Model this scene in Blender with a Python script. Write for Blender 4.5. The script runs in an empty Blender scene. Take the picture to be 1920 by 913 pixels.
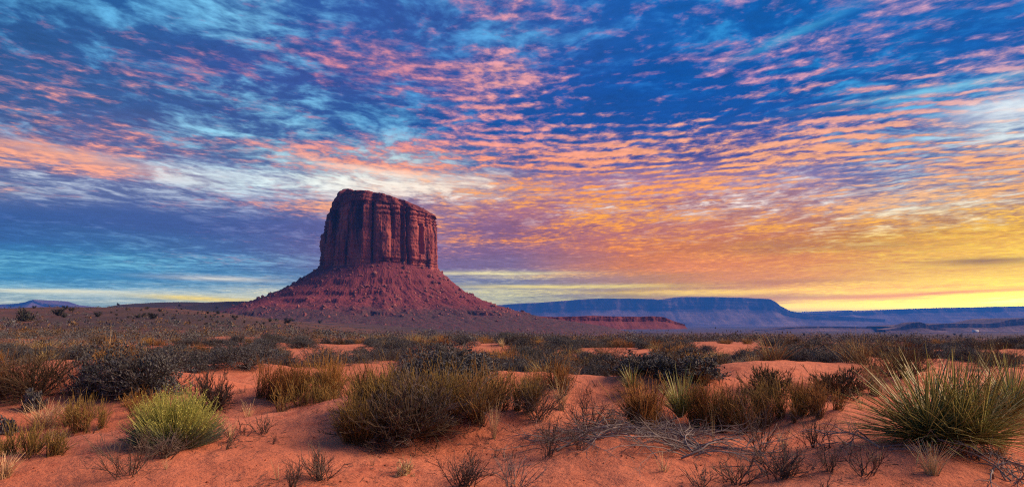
import bpy, math, random
import numpy as np
from mathutils import Vector

rad = math.radians
SC = bpy.context.scene
COL = SC.collection

# ------------------------------------------------------------------ camera
F_PX, CX, CY = 1450.0, 960.0, 456.5          # focal length and centre, in pixels of a 1920 wide frame
HORIZON_Y = 605.0
CAM_H = 1.65
PITCH = math.atan((HORIZON_Y - CY) / F_PX)
cam_data = bpy.data.cameras.new('camera')
cam = bpy.data.objects.new('camera', cam_data)
COL.objects.link(cam)
cam_data.sensor_width = 36.0
cam_data.lens = 36.0 * F_PX / 1920.0
cam_data.clip_start = 0.1
cam_data.clip_end = 200000.0
cam.location = (0, 0, CAM_H)
cam.rotation_euler = (rad(90) + PITCH, 0, 0)
SC.camera = cam

def pix_dir(x, y):
    """direction of a photograph pixel"""
    u, v = (x - CX) / F_PX, (CY - y) / F_PX
    c, s = math.cos(PITCH), math.sin(PITCH)
    d = np.array([u, c - v * s, s + v * c])
    return d / np.linalg.norm(d)

def dir_pix(d):
    c, s = math.cos(PITCH), math.sin(PITCH)
    f = d[1] * c + d[2] * s
    up = -d[1] * s + d[2] * c
    return CX + F_PX * d[0] / f, CY - F_PX * up / f

# ------------------------------------------------------------------ render and view settings
SC.render.engine = 'CYCLES'
SC.view_settings.view_transform = 'Standard'
SC.view_settings.look = 'None'
SC.view_settings.exposure = 0.4
SC.view_settings.gamma = 1.0
SC.view_settings.use_curve_mapping = False
SC.cycles.max_bounces = 5
SC.cycles.diffuse_bounces = 2
SC.cycles.glossy_bounces = 1
SC.cycles.transmission_bounces = 2
SC.cycles.volume_bounces = 0
SC.cycles.transparent_max_bounces = 6
SC.cycles.use_denoising = False            # fine twigs and rubble stay crisp; a little grain remains, as in the photograph
SC.cycles.pixel_filter_type = 'BLACKMAN_HARRIS'
SC.cycles.filter_width = 1.2
SC.cycles.sample_clamp_indirect = 4.0

# ------------------------------------------------------------------ node helpers
class N:
    """a socket of a node tree, with arithmetic"""
    def __init__(self, tree, sock):
        self.t, self.s = tree, sock
    def _m(self, op, *o, clamp=False):
        n = self.t.nodes.new('ShaderNodeMath'); n.operation = op; n.use_clamp = clamp
        for i, v in enumerate((self,) + o):
            if isinstance(v, N): self.t.links.new(v.s, n.inputs[i])
            else: n.inputs[i].default_value = float(v)
        return N(self.t, n.outputs[0])
    def __add__(self, o): return self._m('ADD', o)
    def __radd__(self, o): return self._m('ADD', o)
    def __mul__(self, o): return self._m('MULTIPLY', o)
    def __rmul__(self, o): return self._m('MULTIPLY', o)
    def __sub__(self, o): return self._m('SUBTRACT', o)
    def __truediv__(self, o): return self._m('DIVIDE', o)
    def __rsub__(self, o): return const(self.t, o)._m('SUBTRACT', self)
    def mx(self, o): return self._m('MAXIMUM', o)
    def mn(self, o): return self._m('MINIMUM', o)
    def pw(self, o): return self._m('POWER', o)
    def fn(self, op, *o): return self._m(op, *o)
    def step(self, a, b, lo=0.0, hi=1.0, smooth=True):
        n = self.t.nodes.new('ShaderNodeMapRange')
        n.interpolation_type = 'SMOOTHSTEP' if smooth else 'LINEAR'
        n.clamp = True
        for k, v in zip(('Value', 'From Min', 'From Max', 'To Min', 'To Max'), (self, a, b, lo, hi)):
            i = n.inputs[k]
            if isinstance(v, N): self.t.links.new(v.s, i)
            else: i.default_value = float(v)
        return N(self.t, n.outputs[0])

def const(t, v):
    n = t.nodes.new('ShaderNodeValue'); n.outputs[0].default_value = v
    return N(t, n.outputs[0])

def xyz(t, x, y, z=0.0):
    n = t.nodes.new('ShaderNodeCombineXYZ')
    for i, v in enumerate((x, y, z)):
        if isinstance(v, N): t.links.new(v.s, n.inputs[i])
        else: n.inputs[i].default_value = float(v)
    return N(t, n.outputs[0])

def noise(t, vec, scale, detail=4, rough=0.55, dist=0.0, color=False, kind=None):
    n = t.nodes.new('ShaderNodeTexNoise')
    n.inputs['Scale'].default_value = scale
    n.inputs['Detail'].default_value = detail
    n.inputs['Roughness'].default_value = rough
    n.inputs['Distortion'].default_value = dist
    if kind: n.noise_type = kind
    if vec is not None: t.links.new(vec.s, n.inputs['Vector'])
    return N(t, n.outputs['Color' if color else 'Fac'])

def voronoi(t, vec, scale, feature='F1', out='Distance', randomness=1.0):
    n = t.nodes.new('ShaderNodeTexVoronoi'); n.feature = feature
    n.inputs['Scale'].default_value = scale
    n.inputs['Randomness'].default_value = randomness
    if vec is not None: t.links.new(vec.s, n.inputs['Vector'])
    return N(t, n.outputs[out])

def split(t, vec):
    n = t.nodes.new('ShaderNodeSeparateXYZ'); t.links.new(vec.s, n.inputs[0])
    return [N(t, o) for o in n.outputs]

def mixc(t, f, a, b, mode='MIX'):
    n = t.nodes.new('ShaderNodeMix'); n.data_type = 'RGBA'; n.blend_type = mode
    n.clamp_factor = True
    for i, v in ((0, f), (6, a), (7, b)):
        if isinstance(v, N): t.links.new(v.s, n.inputs[i])
        elif i == 0: n.inputs[0].default_value = float(v)
        else: n.inputs[i].default_value = (*v[:3], 1.0)
    return N(t, n.outputs[2])

def ramp(t, f, stops, interp='LINEAR'):
    n = t.nodes.new('ShaderNodeValToRGB'); cr = n.color_ramp; cr.interpolation = interp
    while len(cr.elements) < len(stops): cr.elements.new(0.5)
    while len(cr.elements) > len(stops): cr.elements.remove(cr.elements[-1])
    for i, (p, c) in enumerate(stops):
        cr.elements[i].position = p
    for i, (p, c) in enumerate(stops):
        cr.elements[i].color = tuple(c) if len(c) == 4 else (*c, 1.0)
    if f is None: return n, N(t, n.outputs[0]), N(t, n.outputs[1])
    t.links.new(f.s, n.inputs[0])
    return N(t, n.outputs[0])

def lin(h):
    v = np.array([int(h[i:i + 2], 16) for i in (0, 2, 4)]) / 255.0
    return np.where(v <= 0.04045, v / 12.92, ((v + 0.055) / 1.055) ** 2.4)

# ------------------------------------------------------------------ sun and sky
SUN_AZ, SUN_EL = 80.0, 34.0                 # degrees, azimuth to the right of the view
HAZE_DENSITY, HAZE_TOP = 5.8e-5, 484.0

sun_data = bpy.data.lights.new('sun', 'SUN')
sun_data.energy = 5.0
sun_data.angle = rad(36)                    # light spread over the glowing cloud deck
sun_data.color = (1.0, 0.70, 0.47)
sun = bpy.data.objects.new('sun', sun_data)
COL.objects.link(sun)
_sd = Vector((math.sin(rad(SUN_AZ)) * math.cos(rad(SUN_EL)), math.cos(rad(SUN_AZ)) * math.cos(rad(SUN_EL)), math.sin(rad(SUN_EL))))
sun.rotation_euler = _sd.to_track_quat('Z', 'Y').to_euler()

# what the cloudy sky looks like by direction: shaded cloud, bright gap, sunlit cloudlet
SKY_X = [0, 240, 480, 720, 960, 1200, 1440, 1680, 1920]
SKY_Y = [0, 75, 150, 225, 300, 345, 390, 440, 490, 530, 560, 590]
SKY_DARK = '''
2c5e9e 2f64a4 3560a2 2f58a4 3a6ab5 2a66b4 1460b0 105cac 105cac
2f5a94 345e9e 305aa4 385aa4 3058a6 185aae 0a56a8 0c5cac 0a58ac
345a94 395a98 3e569c 3a529c 2a54a4 1252a4 0a54a6 0e5cae 1464b0
3c5e96 3c5e96 3f5e9e 2a5aa4 1852a2 1250a0 1452a4 1456a4 267cbc
5a5f95 6a659a 4a6a9f 3a6aa8 25559f 3f4f98 4a4f98 5a5aa0 6a5a8f
6a7aa5 7f85b0 7f88b5 b0a8b5 9c809a a678a0 9c80a8 5a7ab0 6a6f98
345c9a 3e5e9c 52649f 7a6f9a ac728c ac6e82 b07c82 8a6a88 a07078
345f9f 3a5e9c 4a5c9c 6e649a 845c84 b87078 cc7c68 c88a50 e0a040
3a88ba 4086b8 4a72aa 785f90 7e6290 d07858 dc8840 d89a38 ecb020
3a84b8 3a80b6 4580b0 6a80a8 7680a4 b08a8a dc9040 e8b020 f8c818
7a9fb5 6a98b8 6f9ab8 7f98b0 8a98a8 9a8f98 b58a6a d8a820 f0c010
90a8b5 8aa5b5 90a5b0 90a0b0 98a0a8 a59a98 c09a50 e0b020 f0d040'''
SKY_GAP = '''
5aa5d5 6ab8e5 7ac0e8 4a90d5 5aa5dc 3f8fd0 2a85cc 2a80c8 2075c0
5a9fcf 64b0dd 8ad0f0 5aa0da 60a8dc 3f88cc 3aa0d8 2f88cc 2575c2
6a98cc 68a5d5 80c0e5 5a9fd8 4a88cc 2a72c0 2a88cc 2a90d0 4ab0dc
70a0cc 78b0d8 90d0ec 58a8d8 2f70bc 1f62b4 2f74c0 5ab8e0 d8eef2
c8c8d8 a0c0dc 98d0e4 c8e0e0 3f70b4 5a70b4 7a90c8 9ac4dc f0d0b8
e8eef0 e8f2f2 dcf0f0 fdf5e8 f5d5b8 f5c8a8 f5d8c8 dcecec e8e0d0
5a72b0 8a95c0 a0a8cc e0c8c8 fde8d8 fdeee0 fdeee8 f5efe0 fff0d8
4a7ab4 4f72b0 6a78b4 a08ab4 c0909f e0a090 fff0d8 f8d080 ffd860
7ac8e0 7ac4dd 78b0d5 a090b8 b090a8 e0a070 ffc860 ffd848 ffd820
8ad0e4 80c4e0 80b4d8 c8c8c0 f5e8b0 c8a8a0 f5b060 ffe050 fff030
e8e8d0 d0dcd8 f0e8c8 d0d0c0 f0e0a0 f5e8a0 ffe860 fff040 fff850
f0e8d0 e8dcc0 fde090 d0d0c8 c8c8c0 e0d0b0 ffe850 fffa60 fffff0'''
SKY_LIT = '''
c08aa8 c090b0 d090a8 e09aa8 d8a0b8 e0a0b0 d89ab0 c89ab8 c098b8
c88aa0 d08aa0 c080a0 d088a0 e8a0a8 d898b0 c89ac0 d89ab0 c098b8
e89a98 e8988f e08890 d88898 e8a0a0 d890a8 d898b0 e0a0a8 d8a8b8
f0a590 e89a98 e8a0a0 e898a0 f0a0a0 f0a898 f0a898 f0a890 f5d0b8
ffb08a ff9f80 f0a898 ff9a7a ffa080 ffa880 ffb080 ffb078 ffb070
ffc0a0 ffb8a0 f0b0a8 ffc898 ffa258 ffa258 ffae6c f4c8b0 ffb468
8080b0 f09a90 f0a090 ffb080 ffaa50 ffaa50 ffa858 ffb870 ffc860
5a68a8 7070a8 8878a8 f0a080 ff9a48 ffa248 ffb244 ffbc40 ffd030
a0d0e0 b0d0d8 f0a0a0 c090a8 c89098 ff9238 ffac20 ffc420 ffd810
b8e0e8 d8ecec f8f0d8 e0d0b8 ffeea0 d89078 ffb040 ffd830 fff020
f8f0d8 f0f0e0 fff0b0 f0e8c8 f8f0b0 fff080 fff060 fff040 fff850
ffe8b0 ffe080 ffe060 e0d8c0 e8d8b0 f8e8b0 fff060 ffff70 ffffff'''
GAP_COVER = '''
0.4 0.45 0.5 0.3 0.52 0.42 0.4 0.35 0.25
0.35 0.35 0.42 0.35 0.48 0.3 0.48 0.45 0.25
0.28 0.3 0.35 0.35 0.3 0.2 0.35 0.5 0.45
0.28 0.4 0.55 0.45 0.2 0.15 0.3 0.55 0.9
0.25 0.35 0.6 0.75 0.15 0.15 0.25 0.4 0.5
0.65 0.6 0.65 0.9 0.5 0.35 0.5 0.75 0.6
0.2 0.25 0.4 0.45 0.4 0.35 0.4 0.5 0.5
0.2 0.2 0.25 0.2 0.15 0.2 0.35 0.5 0.7
0.55 0.6 0.5 0.2 0.2 0.2 0.35 0.62 0.68
0.4 0.4 0.5 0.4 0.45 0.2 0.3 0.55 0.65
0.5 0.45 0.5 0.5 0.5 0.5 0.5 0.5 0.6
0.6 0.6 0.8 0.5 0.5 0.5 0.7 0.9 1'''
LIT_COVER = '''
0.15 0.15 0.1 0.3 0.37 0.42 0.44 0.49 0.49
0.25 0.2 0.15 0.3 0.47 0.27 0.39 0.54 0.44
0.45 0.45 0.35 0.35 0.57 0.22 0.49 0.44 0.34
0.35 0.35 0.3 0.3 0.42 0.32 0.57 0.42 0.37
0.7 0.6 0.35 0.5 0.5 0.65 0.65 0.65 0.7
0.15 0.2 0.2 0.4 0.5 0.55 0.45 0.35 0.5
0.05 0.1 0.3 0.5 0.55 0.55 0.5 0.55 0.6
0 0 0.1 0.3 0.45 0.5 0.45 0.5 0.6
0.1 0.1 0.2 0.2 0.3 0.6 0.6 0.45 0.5
0.2 0.2 0.25 0.3 0.3 0.4 0.5 0.5 0.5
0.3 0.3 0.3 0.3 0.4 0.5 0.5 0.5 0.5
0.4 0.4 0.5 0.3 0.3 0.4 0.5 0.5 0.5'''

def _hex(s): return np.array([[lin(h) for h in l.split()] for l in s.strip().splitlines()])
def _num(s): return np.array([[float(h) for h in l.split()] for l in s.strip().splitlines()])[..., None]
SKY_TABLES = [_hex(SKY_DARK), np.concatenate([_hex(SKY_GAP), _num(GAP_COVER)], 2),
              np.concatenate([_hex(SKY_LIT), _num(LIT_COVER)], 2)]

def sky_at(tab, az, el):
    """table value for a direction (degrees), held at the edges of what the photograph shows"""
    a, e = rad(max(-40, min(40, az))), rad(max(0.0, min(24, el)))
    px, py = dir_pix(np.array([math.sin(a) * math.cos(e), math.cos(a) * math.cos(e), math.sin(e)]))
    px, py = min(max(px, 0), 1919.9), min(max(py, 0), 589.9)
    i = max(k for k in range(len(SKY_X) - 1) if SKY_X[k] <= px)
    j = max(k for k in range(len(SKY_Y) - 1) if SKY_Y[k] <= py)
    u = (px - SKY_X[i]) / (SKY_X[i + 1] - SKY_X[i]); v = (py - SKY_Y[j]) / (SKY_Y[j + 1] - SKY_Y[j])
    return (tab[j, i] * (1 - u) + tab[j, i + 1] * u) * (1 - v) + (tab[j + 1, i] * (1 - u) + tab[j + 1, i + 1] * u) * v

AIRLIGHT = (0.05, 0.13, 0.36)
# x, y, half length, half thickness (pixels), tilt, colour, strength
SKY_STREAKS = [
    (250, 405, 330, 36, -.06, '3f5898', .55), (720, 322, 150, 9, -.10, 'fff8ea', .6), (110, 288, 160, 12, -.13, 'ffb08a', .6), (420, 330, 170, 9, -.05, 'eef4f6', .25),
    (1890, 205, 70, 24, .10, 'f4f8f8', .75), (1480, 68, 90, 8, .30, '58bce8', .5), (1760, 168, 150, 6, .06, '90d8ee', .5),
    (930, 512, 120, 3.5, .0, 'fff0b0', .8), (1050, 537, 190, 3.5, .0, 'ffe890', .85), (1330, 547, 140, 5, .0, 'ffd830', .95),
    (380, 560, 90, 4, -.03, 'ffdc70', .85), (410, 522, 90, 4, -.02, 'fff4e0', .6), (90, 546, 130, 3, .0, 'f8eecc', .6),
    (1480, 528, 130, 6, .0, 'a07060', .6), (1850, 490, 80, 6, .0, '8a6a60', .85), (1440, 462, 100, 12, .02, '8a6070', .5), (1640, 460, 120, 10, .0, 'a07a70', .4),
    (1760, 568, 270, 11, .02, 'ffe830', .95), (1890, 563, 100, 12, .02, 'fffcc0', 1.0), (1560, 575, 110, 9, .01, 'ffd800', .95),
    (1400, 558, 190, 3.5, .0, 'b08a58', .75), (1740, 551, 220, 4, .035, 'c08010', .9)]

def build_sky():
    w = bpy.data.worlds.new('World'); w.use_nodes = True
    t = w.node_tree
    t.nodes.clear()
    # the row ramps first, while the tree is small
    rows = [0.3, 1.0, 1.7, 2.4, 3.2, 4.2, 5.3, 6.6, 8.3, 10.0, 11.8, 14.5, 17.5, 21.0]
    d0, d1, ns = SUN_AZ - 36.0, SUN_AZ + 36.0, 19
    ramps = []
    for tab in SKY_TABLES:
        for e in rows:
            st = []
            for i in range(ns):
                f = i / (ns - 1)
                c = sky_at(tab, SUN_AZ - (d0 + f * (d1 - d0)), e)
                st.append((f, (*c[:3], c[3] if len(c) > 3 else 1.0)))
            ramps.append(ramp(t, None, st))
    out = t.nodes.new('ShaderNodeOutputWorld'); bg = t.nodes.new('ShaderNodeBackground')
    t.links.new(bg.outputs[0], out.inputs[0])
    tc = t.nodes.new('ShaderNodeTexCoord')
    x, y, z = split(t, N(t, tc.outputs['Generated']))
    hyp = (x * x + y * y).fn('SQRT').mx(1e-4)
    el = z.fn('ARCTAN2', hyp) * (180 / math.pi)
    sx, sy = math.sin(rad(SUN_AZ)), math.cos(rad(SUN_AZ))
    dsun = ((x * sx + y * sy) / hyp).mx(-1.0).mn(1.0).fn('ARCCOSINE') * (180 / math.pi)
    az = x.fn('ARCTAN2', y) * (180 / math.pi)

    # coordinates on the flat cloud deck; the bands of cloud bend round towards the viewer
    hz = z.mx(0.0) + 0.075
    X, Y = x / hz, y / hz
    W = Y + (X * X + 0.8).fn('SQRT') * 0.5
    P0 = xyz(t, X, Y)
    wv = noise(t, P0, 1.1, 3, 0.55, color=True)
    wx, wy, wz = split(t, wv)
    X1, W1 = X * 1.25 + (wx - 0.5) * 0.9, W + (wy - 0.5) * 0.7
    big = noise(t, xyz(t, X1, W1, 3.1), 1.7, 5, 0.56)
    mid = noise(t, xyz(t, X1, W1 * 1.15, 7.7), 5.2, 5, 0.60)
    fine = noise(t, xyz(t, X * 1.45, W * 1.2, 1.7), 17.0, 5, 0.6)
    rip = ((W + (wx - 0.5) * 0.55 + (mid - 0.5) * 0.20) * (2 * math.pi * 8.2)).fn('SINE')
    clump = noise(t, xyz(t, X * 0.85, W, 11.3), 2.0, 5, 0.58)
    cells = noise(t, xyz(t, X * 1.25 + (wx - 0.5) * 0.4, W * 1.3, 5.3), 11.0, 7, 0.64)
    # long flat bands low in the sky
    band = noise(t, xyz(t, az * 0.030, el * 0.62 + az * 0.006, 2.2), 1.0, 6, 0.60)
    band2 = noise(t, xyz(t, az * 0.11, el * 1.7, 8.2), 1.0, 6, 0.64)
    low = el.step(2.0, 6.0, 1.0, 0.0)

    # row ramps over the angle from the sun, blended by elevation
    wob = (clump - 0.5) * 2.2
    elw = el + wob * (el * 0.10).mn(1.0)
    fac = ((dsun + (wz - 0.5) * 9.0 * el.step(2, 8)) - d0) / (d1 - d0)
    outs = []
    for tab in SKY_TABLES:
        col = alp = None
        for k, e in enumerate(rows):
            node, c, a = ramps.pop(0)
            t.links.new(fac.s, node.inputs[0])
            if col is None: col, alp = c, a
            else:
                s = elw.step(rows[k - 1], e)
                col = mixc(t, s, col, c)
                if tab.shape[2] == 4:
                    alp = alp + (a - alp) * s
        outs.append((col, alp))
    (dark, _), (gap, gcov), (lit, lcov) = outs

    g = big * 0.34 + mid * 0.50 + fine * 0.16
    g = g + low * ((band * 0.55 + band2 * 0.45) - g) * 0.75
    gth = 0.515 - (gcov - 0.5) * 0.30
    gm = g.step(gth - 0.085, gth + 0.115)
    l = cells * 0.40 + fine * 0.16 + clump * 0.44
    l = l + low * ((band2 * 0.5 + cells * 0.2 + band * 0.3) - l) * 0.8
    # long regular ripples in a zone on the sunset side, fading in and out
    ramt = el.step(7.0, 11.0) * el.step(15.0, 21.0, 1.0, 0.35) * dsun.step(SUN_AZ - 4, SUN_AZ + 10, 1.0, 0.10) * big.step(0.30, 0.62, 0.35, 1.0)
    l = l + rip * 0.070 * ramt
    lth = 0.512 - (lcov - 0.5) * 0.24
    half = l.step(lth - 0.075, lth + 0.035)
    bright = g.step(gth + 0.03, gth + 0.14, 1.0, 0.25)     # the brightest gaps stay open
    half = half * bright
    lm = l.step(lth - 0.015, lth + 0.085) * bright
    col = mixc(t, gm, dark, gap)
    shade = (mid * 0.6 + fine * 0.4).step(0.3, 0.7, 0.74, 1.20, smooth=False)
    col = mixc(t, 1.0, col, xyz(t, shade, shade, shade), 'MULTIPLY')
    lv = (cells * 0.6 + fine * 0.4).step(0.38, 0.66, 0.74, 1.14, smooth=False)
    lit = mixc(t, 1.0, lit, xyz(t, lv, lv, lv), 'MULTIPLY')
    edge = mixc(t, 0.62, lit, dark)
    col = mixc(t, half * 0.85, col, edge)
    col = mixc(t, lm * 0.96, col, lit)
    # single long streaks and bars of cloud low in the sky
    wig = (band2 - 0.5) * 2.0 + (cells - 0.5) * 0.8
    for px, py, half, thick, tilt, hx, amt in SKY_STREAKS:
        d = pix_dir(px, py)
        a0, e0 = math.degrees(math.atan2(d[0], d[1])), math.degrees(math.asin(d[2]))
        k = math.degrees(1 / F_PX)
        u = (az - a0) / (half * k)
        v = (el - (e0 + wig * (thick * k * 0.9)) - (az - a0) * tilt) / (thick * k)
        m = ((u * u + v * v) * -1.0).fn('EXPONENT') * (mid * 0.5 + band2 * 0.5).step(0.30, 0.55, 0.45, 1.0) * amt
        col = mixc(t, m, col, lin(hx))
    # the low glow round the hidden sun
    glow = dsun.step(SUN_AZ - 38, SUN_AZ - 10, 1.0, 0.0) * el.step(1.2, 3.4, 1.0, 0.0)
    warm = dsun.step(SUN_AZ - 38, SUN_AZ + 4, 1.0, 0.0) * el.step(4.0, 9.0, 1.0, 0.0)
    col = mixc(t, 1.0, col, xyz(t, glow * 1.0 + 1.0, (glow * 0.85 + 1.0) * (1.0 - warm * 0.06), (glow * 0.4 + 1.0) * (1.0 - warm * 0.28)), 'MULTIPLY')
    # thin physical sky behind the clouds
    nish = t.nodes.new('ShaderNodeTexSky'); nish.sky_type = 'NISHITA'; nish.sun_disc = False
    nish.sun_elevation = rad(SUN_EL); nish.sun_rotation = rad(SUN_AZ)
    col = mixc(t, 0.006, col, N(t, nish.outputs[0]), 'ADD')
    hs = t.nodes.new('ShaderNodeHueSaturation'); hs.inputs['Saturation'].default_value = 1.02
    t.links.new(col.s, hs.inputs['Color']); col = N(t, hs.outputs[0])
    k = 2.0 ** -0.4
    col = mixc(t, 1.0, col, (k, k, k), 'MULTIPLY')
    # the sky is seen through the haze near the ground: its own brightness rises towards the horizon
    tau = const(t, HAZE_DENSITY * (HAZE_TOP - CAM_H)) / z.mx(0.001)
    T = (tau.mn(1.5) * -1.0).fn('EXPONENT')
    inv = const(t, 1.0) / T
    air = (const(t, 1.0) - T) / T
    r_, g_, b_ = split(t, col)
    col = xyz(t, (r_ * inv - air * AIRLIGHT[0]).mx(0.0), (g_ * inv - air * AIRLIGHT[1]).mx(0.0), (b_ * inv - air * AIRLIGHT[2]).mx(0.0))
    col = mixc(t, el.step(-0.5, 0.0), (0.05, 0.04, 0.04), col)
    t.links.new(col.s, bg.inputs['Color'])
    bg.inputs['Strength'].default_value = 1.0
    w.cycles.sampling_method = 'MANUAL'
    w.cycles.sample_map_resolution = 512
    return w

SC.world = build_sky()

# ------------------------------------------------------------------ numpy helpers
_rs = np.random.RandomState(7)
_PERM = _rs.permutation(1024)
_GR = _rs.rand(1024) * 2 * np.pi
_GX, _GY = np.cos(_GR), np.sin(_GR)

def perlin(x, y, seed=0):
    x = np.asarray(x, float) + seed * 37.17; y = np.asarray(y, float) + seed * 11.83
    xi, yi = np.floor(x).astype(int), np.floor(y).astype(int)
    xf, yf = x - xi, y - yi
    u, v = xf ** 3 * (xf * (xf * 6 - 15) + 10), yf ** 3 * (yf * (yf * 6 - 15) + 10)
    def g(ix, iy, dx, dy):
        h = _PERM[(_PERM[ix & 1023] + iy) & 1023]
        return _GX[h] * dx + _GY[h] * dy
    a, b = g(xi, yi, xf, yf), g(xi + 1, yi, xf - 1, yf)
    c, d = g(xi, yi + 1, xf, yf - 1), g(xi + 1, yi + 1, xf - 1, yf - 1)
    return ((a + (b - a) * u) * (1 - v) + (c + (d - c) * u) * v) * 1.5

def fbm(x, y, octaves=4, seed=0, gain=0.5):
    s, a = 0.0, 1.0
    for o in range(octaves):
        s = s + a * perlin(x * 2 ** o, y * 2 ** o, seed + o); a *= gain
    return s

def sstep(a, b, x):
    t = np.clip((np.asarray(x, float) - a) / (b - a), 0, 1)
    return t * t * (3 - 2 * t)

def hash1(i, seed=0):
    return _PERM[(np.asarray(i).astype(int) * 7 + seed * 131) & 1023] / 1023.0

def new_mesh(name, verts, quads=None, tris=None, mat=None, smooth=False, attrs=None):
    verts = np.asarray(verts, np.float32).reshape(-1, 3)
    me = bpy.data.meshes.new(name)
    loops, starts, n = [], [], 0
    for f, k in ((quads, 4), (tris, 3)):
        if f is not None and len(f):
            f = np.asarray(f, np.int32).reshape(-1, k)
            loops.append(f.ravel()); starts.append(n + np.arange(len(f), dtype=np.int32) * k); n += f.size
    lv, ls = np.concatenate(loops), np.concatenate(starts)
    me.vertices.add(len(verts)); me.vertices.foreach_set('co', verts.ravel())
    me.loops.add(len(lv)); me.loops.foreach_set('vertex_index', lv)
    me.polygons.add(len(ls)); me.polygons.foreach_set('loop_start', ls)
    if smooth: me.polygons.foreach_set('use_smooth', np.ones(len(ls), bool))
    for k, v in (attrs or {}).items():
        a = me.attributes.new(k, 'FLOAT', 'POINT'); a.data.foreach_set('value', np.asarray(v, np.float32).ravel())
    me.update(calc_edges=True)
    if mat: me.materials.append(mat)
    return me

def obj(name, me, parent=None, loc=None, **props):
    o = bpy.data.objects.new(name, me); COL.objects.link(o)
    if parent: o.parent = parent
    if loc is not None: o.location = loc
    for k, v in props.items(): o[k] = v
    return o

def grid_quads(nu, nv, wrap=False):
    """faces of a grid stored row by row (nv rows of nu vertices)"""
    u = np.arange(nu if wrap else nu - 1); v = np.arange(nv - 1)
    U, V = np.meshgrid(u, v); U2 = (U + 1) % nu
    return np.stack([V * nu + U, V * nu + U2, (V + 1) * nu + U2, (V + 1) * nu + U], -1).reshape(-1, 4)

def material(name, rough=0.9, spec=0.2):
    m = bpy.data.materials.new(name); m.use_nodes = True
    t = m.node_tree; b = t.nodes['Principled BSDF']
    b.inputs['Roughness'].default_value = rough
    b.inputs['Specular IOR Level'].default_value = spec
    return m, t, b

def setc(t, b, c): t.links.new(c.s, b.inputs['Base Color'])
def bump(t, b, h, strength=0.5, dist=0.02):
    n = t.nodes.new('ShaderNodeBump'); n.inputs['Strength'].default_value = strength
    n.inputs['Distance'].default_value = dist
    t.links.new(h.s, n.inputs['Height']); t.links.new(n.outputs[0], b.inputs['Normal'])
def position(t):
    n = t.nodes.new('ShaderNodeNewGeometry'); return N(t, n.outputs['Position'])
def objpos(t):
    n = t.nodes.new('ShaderNodeTexCoord'); return N(t, n.outputs['Object'])

# ------------------------------------------------------------------ lie of the land
BUTTE = np.array([-297.0, 1716.0])           # plan position of the butte
MOUNDS = []                                  # (x, y, radius x, radius y, height): sand heaped up under shrubs

def flat_spot(px, py):
    """where a pixel's ray meets level ground"""
    d = pix_dir(px, py); k = -CAM_H / d[2]
    return d[0] * k, d[1] * k

for px, py, rx, ry, h in (
        (330, 838, 1.1, 1.0, .14), (560, 770, 2.2, 1.6, .30), (760, 815, 1.8, 1.6, .26), (880, 790, 1.9, 1.6, .22),
        (1010, 790, 1.4, 1.2, .16), (1230, 800, 1.3, 1.2, .18), (1400, 800, 2.2, 1.6, .24), (1560, 790, 1.6, 1.3, .16),
        (1780, 850, 1.6, 1.3, .22), (1900, 800, 1.8, 1.4, .22), (270, 750, 2.4, 1.8, .30), (70, 750, 1.8, 1.6, .32),
        (480, 870, 1.6, .9, .10), (1150, 870, 1.4, .9, .12), (1640, 900, 1.3, .8, .10), (100, 880, 1.5, .8, .06),
        (160, 800, 1.5, 1.0, -.18), (900, 850, 1.5, .8, -.08), (1000, 900, 1.2, .6, .05), (420, 705, 3.0, 2.5, .25),
        (650, 700, 2.5, 2.0, .12), (1500, 730, 3.0, 2.2, .30), (1280, 720, 3.0, 2.2, .18), (1690, 715, 3.2, 2.5, .38)):
    MOUNDS.append((*flat_spot(px, py), rx, ry, h))

def height(x, y):
    x, y = np.asarray(x, float), np.asarray(y, float)
    r = np.hypot(x, y) + 1e-6
    s = x / r
    near = 1 - sstep(60, 160, r)
    z = near * (0.20 * perlin(x / 7.5, y / 7.5, 1) + 0.15 * perlin(x / 3.1, y / 3.1, 2))
    z = z + (1 - sstep(14, 40, r)) * (0.060 * perlin(x / 1.2, y / 1.2, 3) + 0.024 * perlin(x / .45, y / .45, 4) + 0.010 * perlin(x / .17, y / .17, 9))
    z = z + sstep(25, 60, r) * (1 - sstep(160, 420, r)) * 0.42 * perlin(x / 17, y / 17, 5)
    z = z + sstep(150, 600, r) * (3.0 * perlin(x / 160, y / 160, 6) + 0.8 * perlin(x / 35, y / 35, 7))
    for mx, my, rx, ry, h in MOUNDS:
        q = ((x - mx) / rx) ** 2 + ((y - my) / ry) ** 2
        z = z + 1.8 * h * np.exp(-q)
    right = sstep(-0.30, 0.10, s)
    z = z - 0.25 * sstep(14, 42, r)
    z = z - (17 * right + 2) * sstep(68, 380, r) - 38 * right * sstep(500, 5500, r)
    # low rise on the left with its crest some 700 m off, and a saddle running to the butte
    left = 1 - sstep(-0.42, -0.16, s)
    z = z + left * (13.5 * sstep(70, 700, r) * (1 - 0.85 * sstep(760, 1100, r)))
    z = z + (44 + 4 * perlin(x / 120, y / 120, 8)) * np.exp(-((y - 1730) / 210) ** 2) * sstep(-1050, -820, x) * (1 - sstep(-520, -330, x))
    z = z + 9 * np.exp(-(((x - BUTTE[0]) / 520) ** 2 + ((y - BUTTE[1]) / 520) ** 2))
    z = z + 46 * sstep(16000, 40000, r)
    return z

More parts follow.
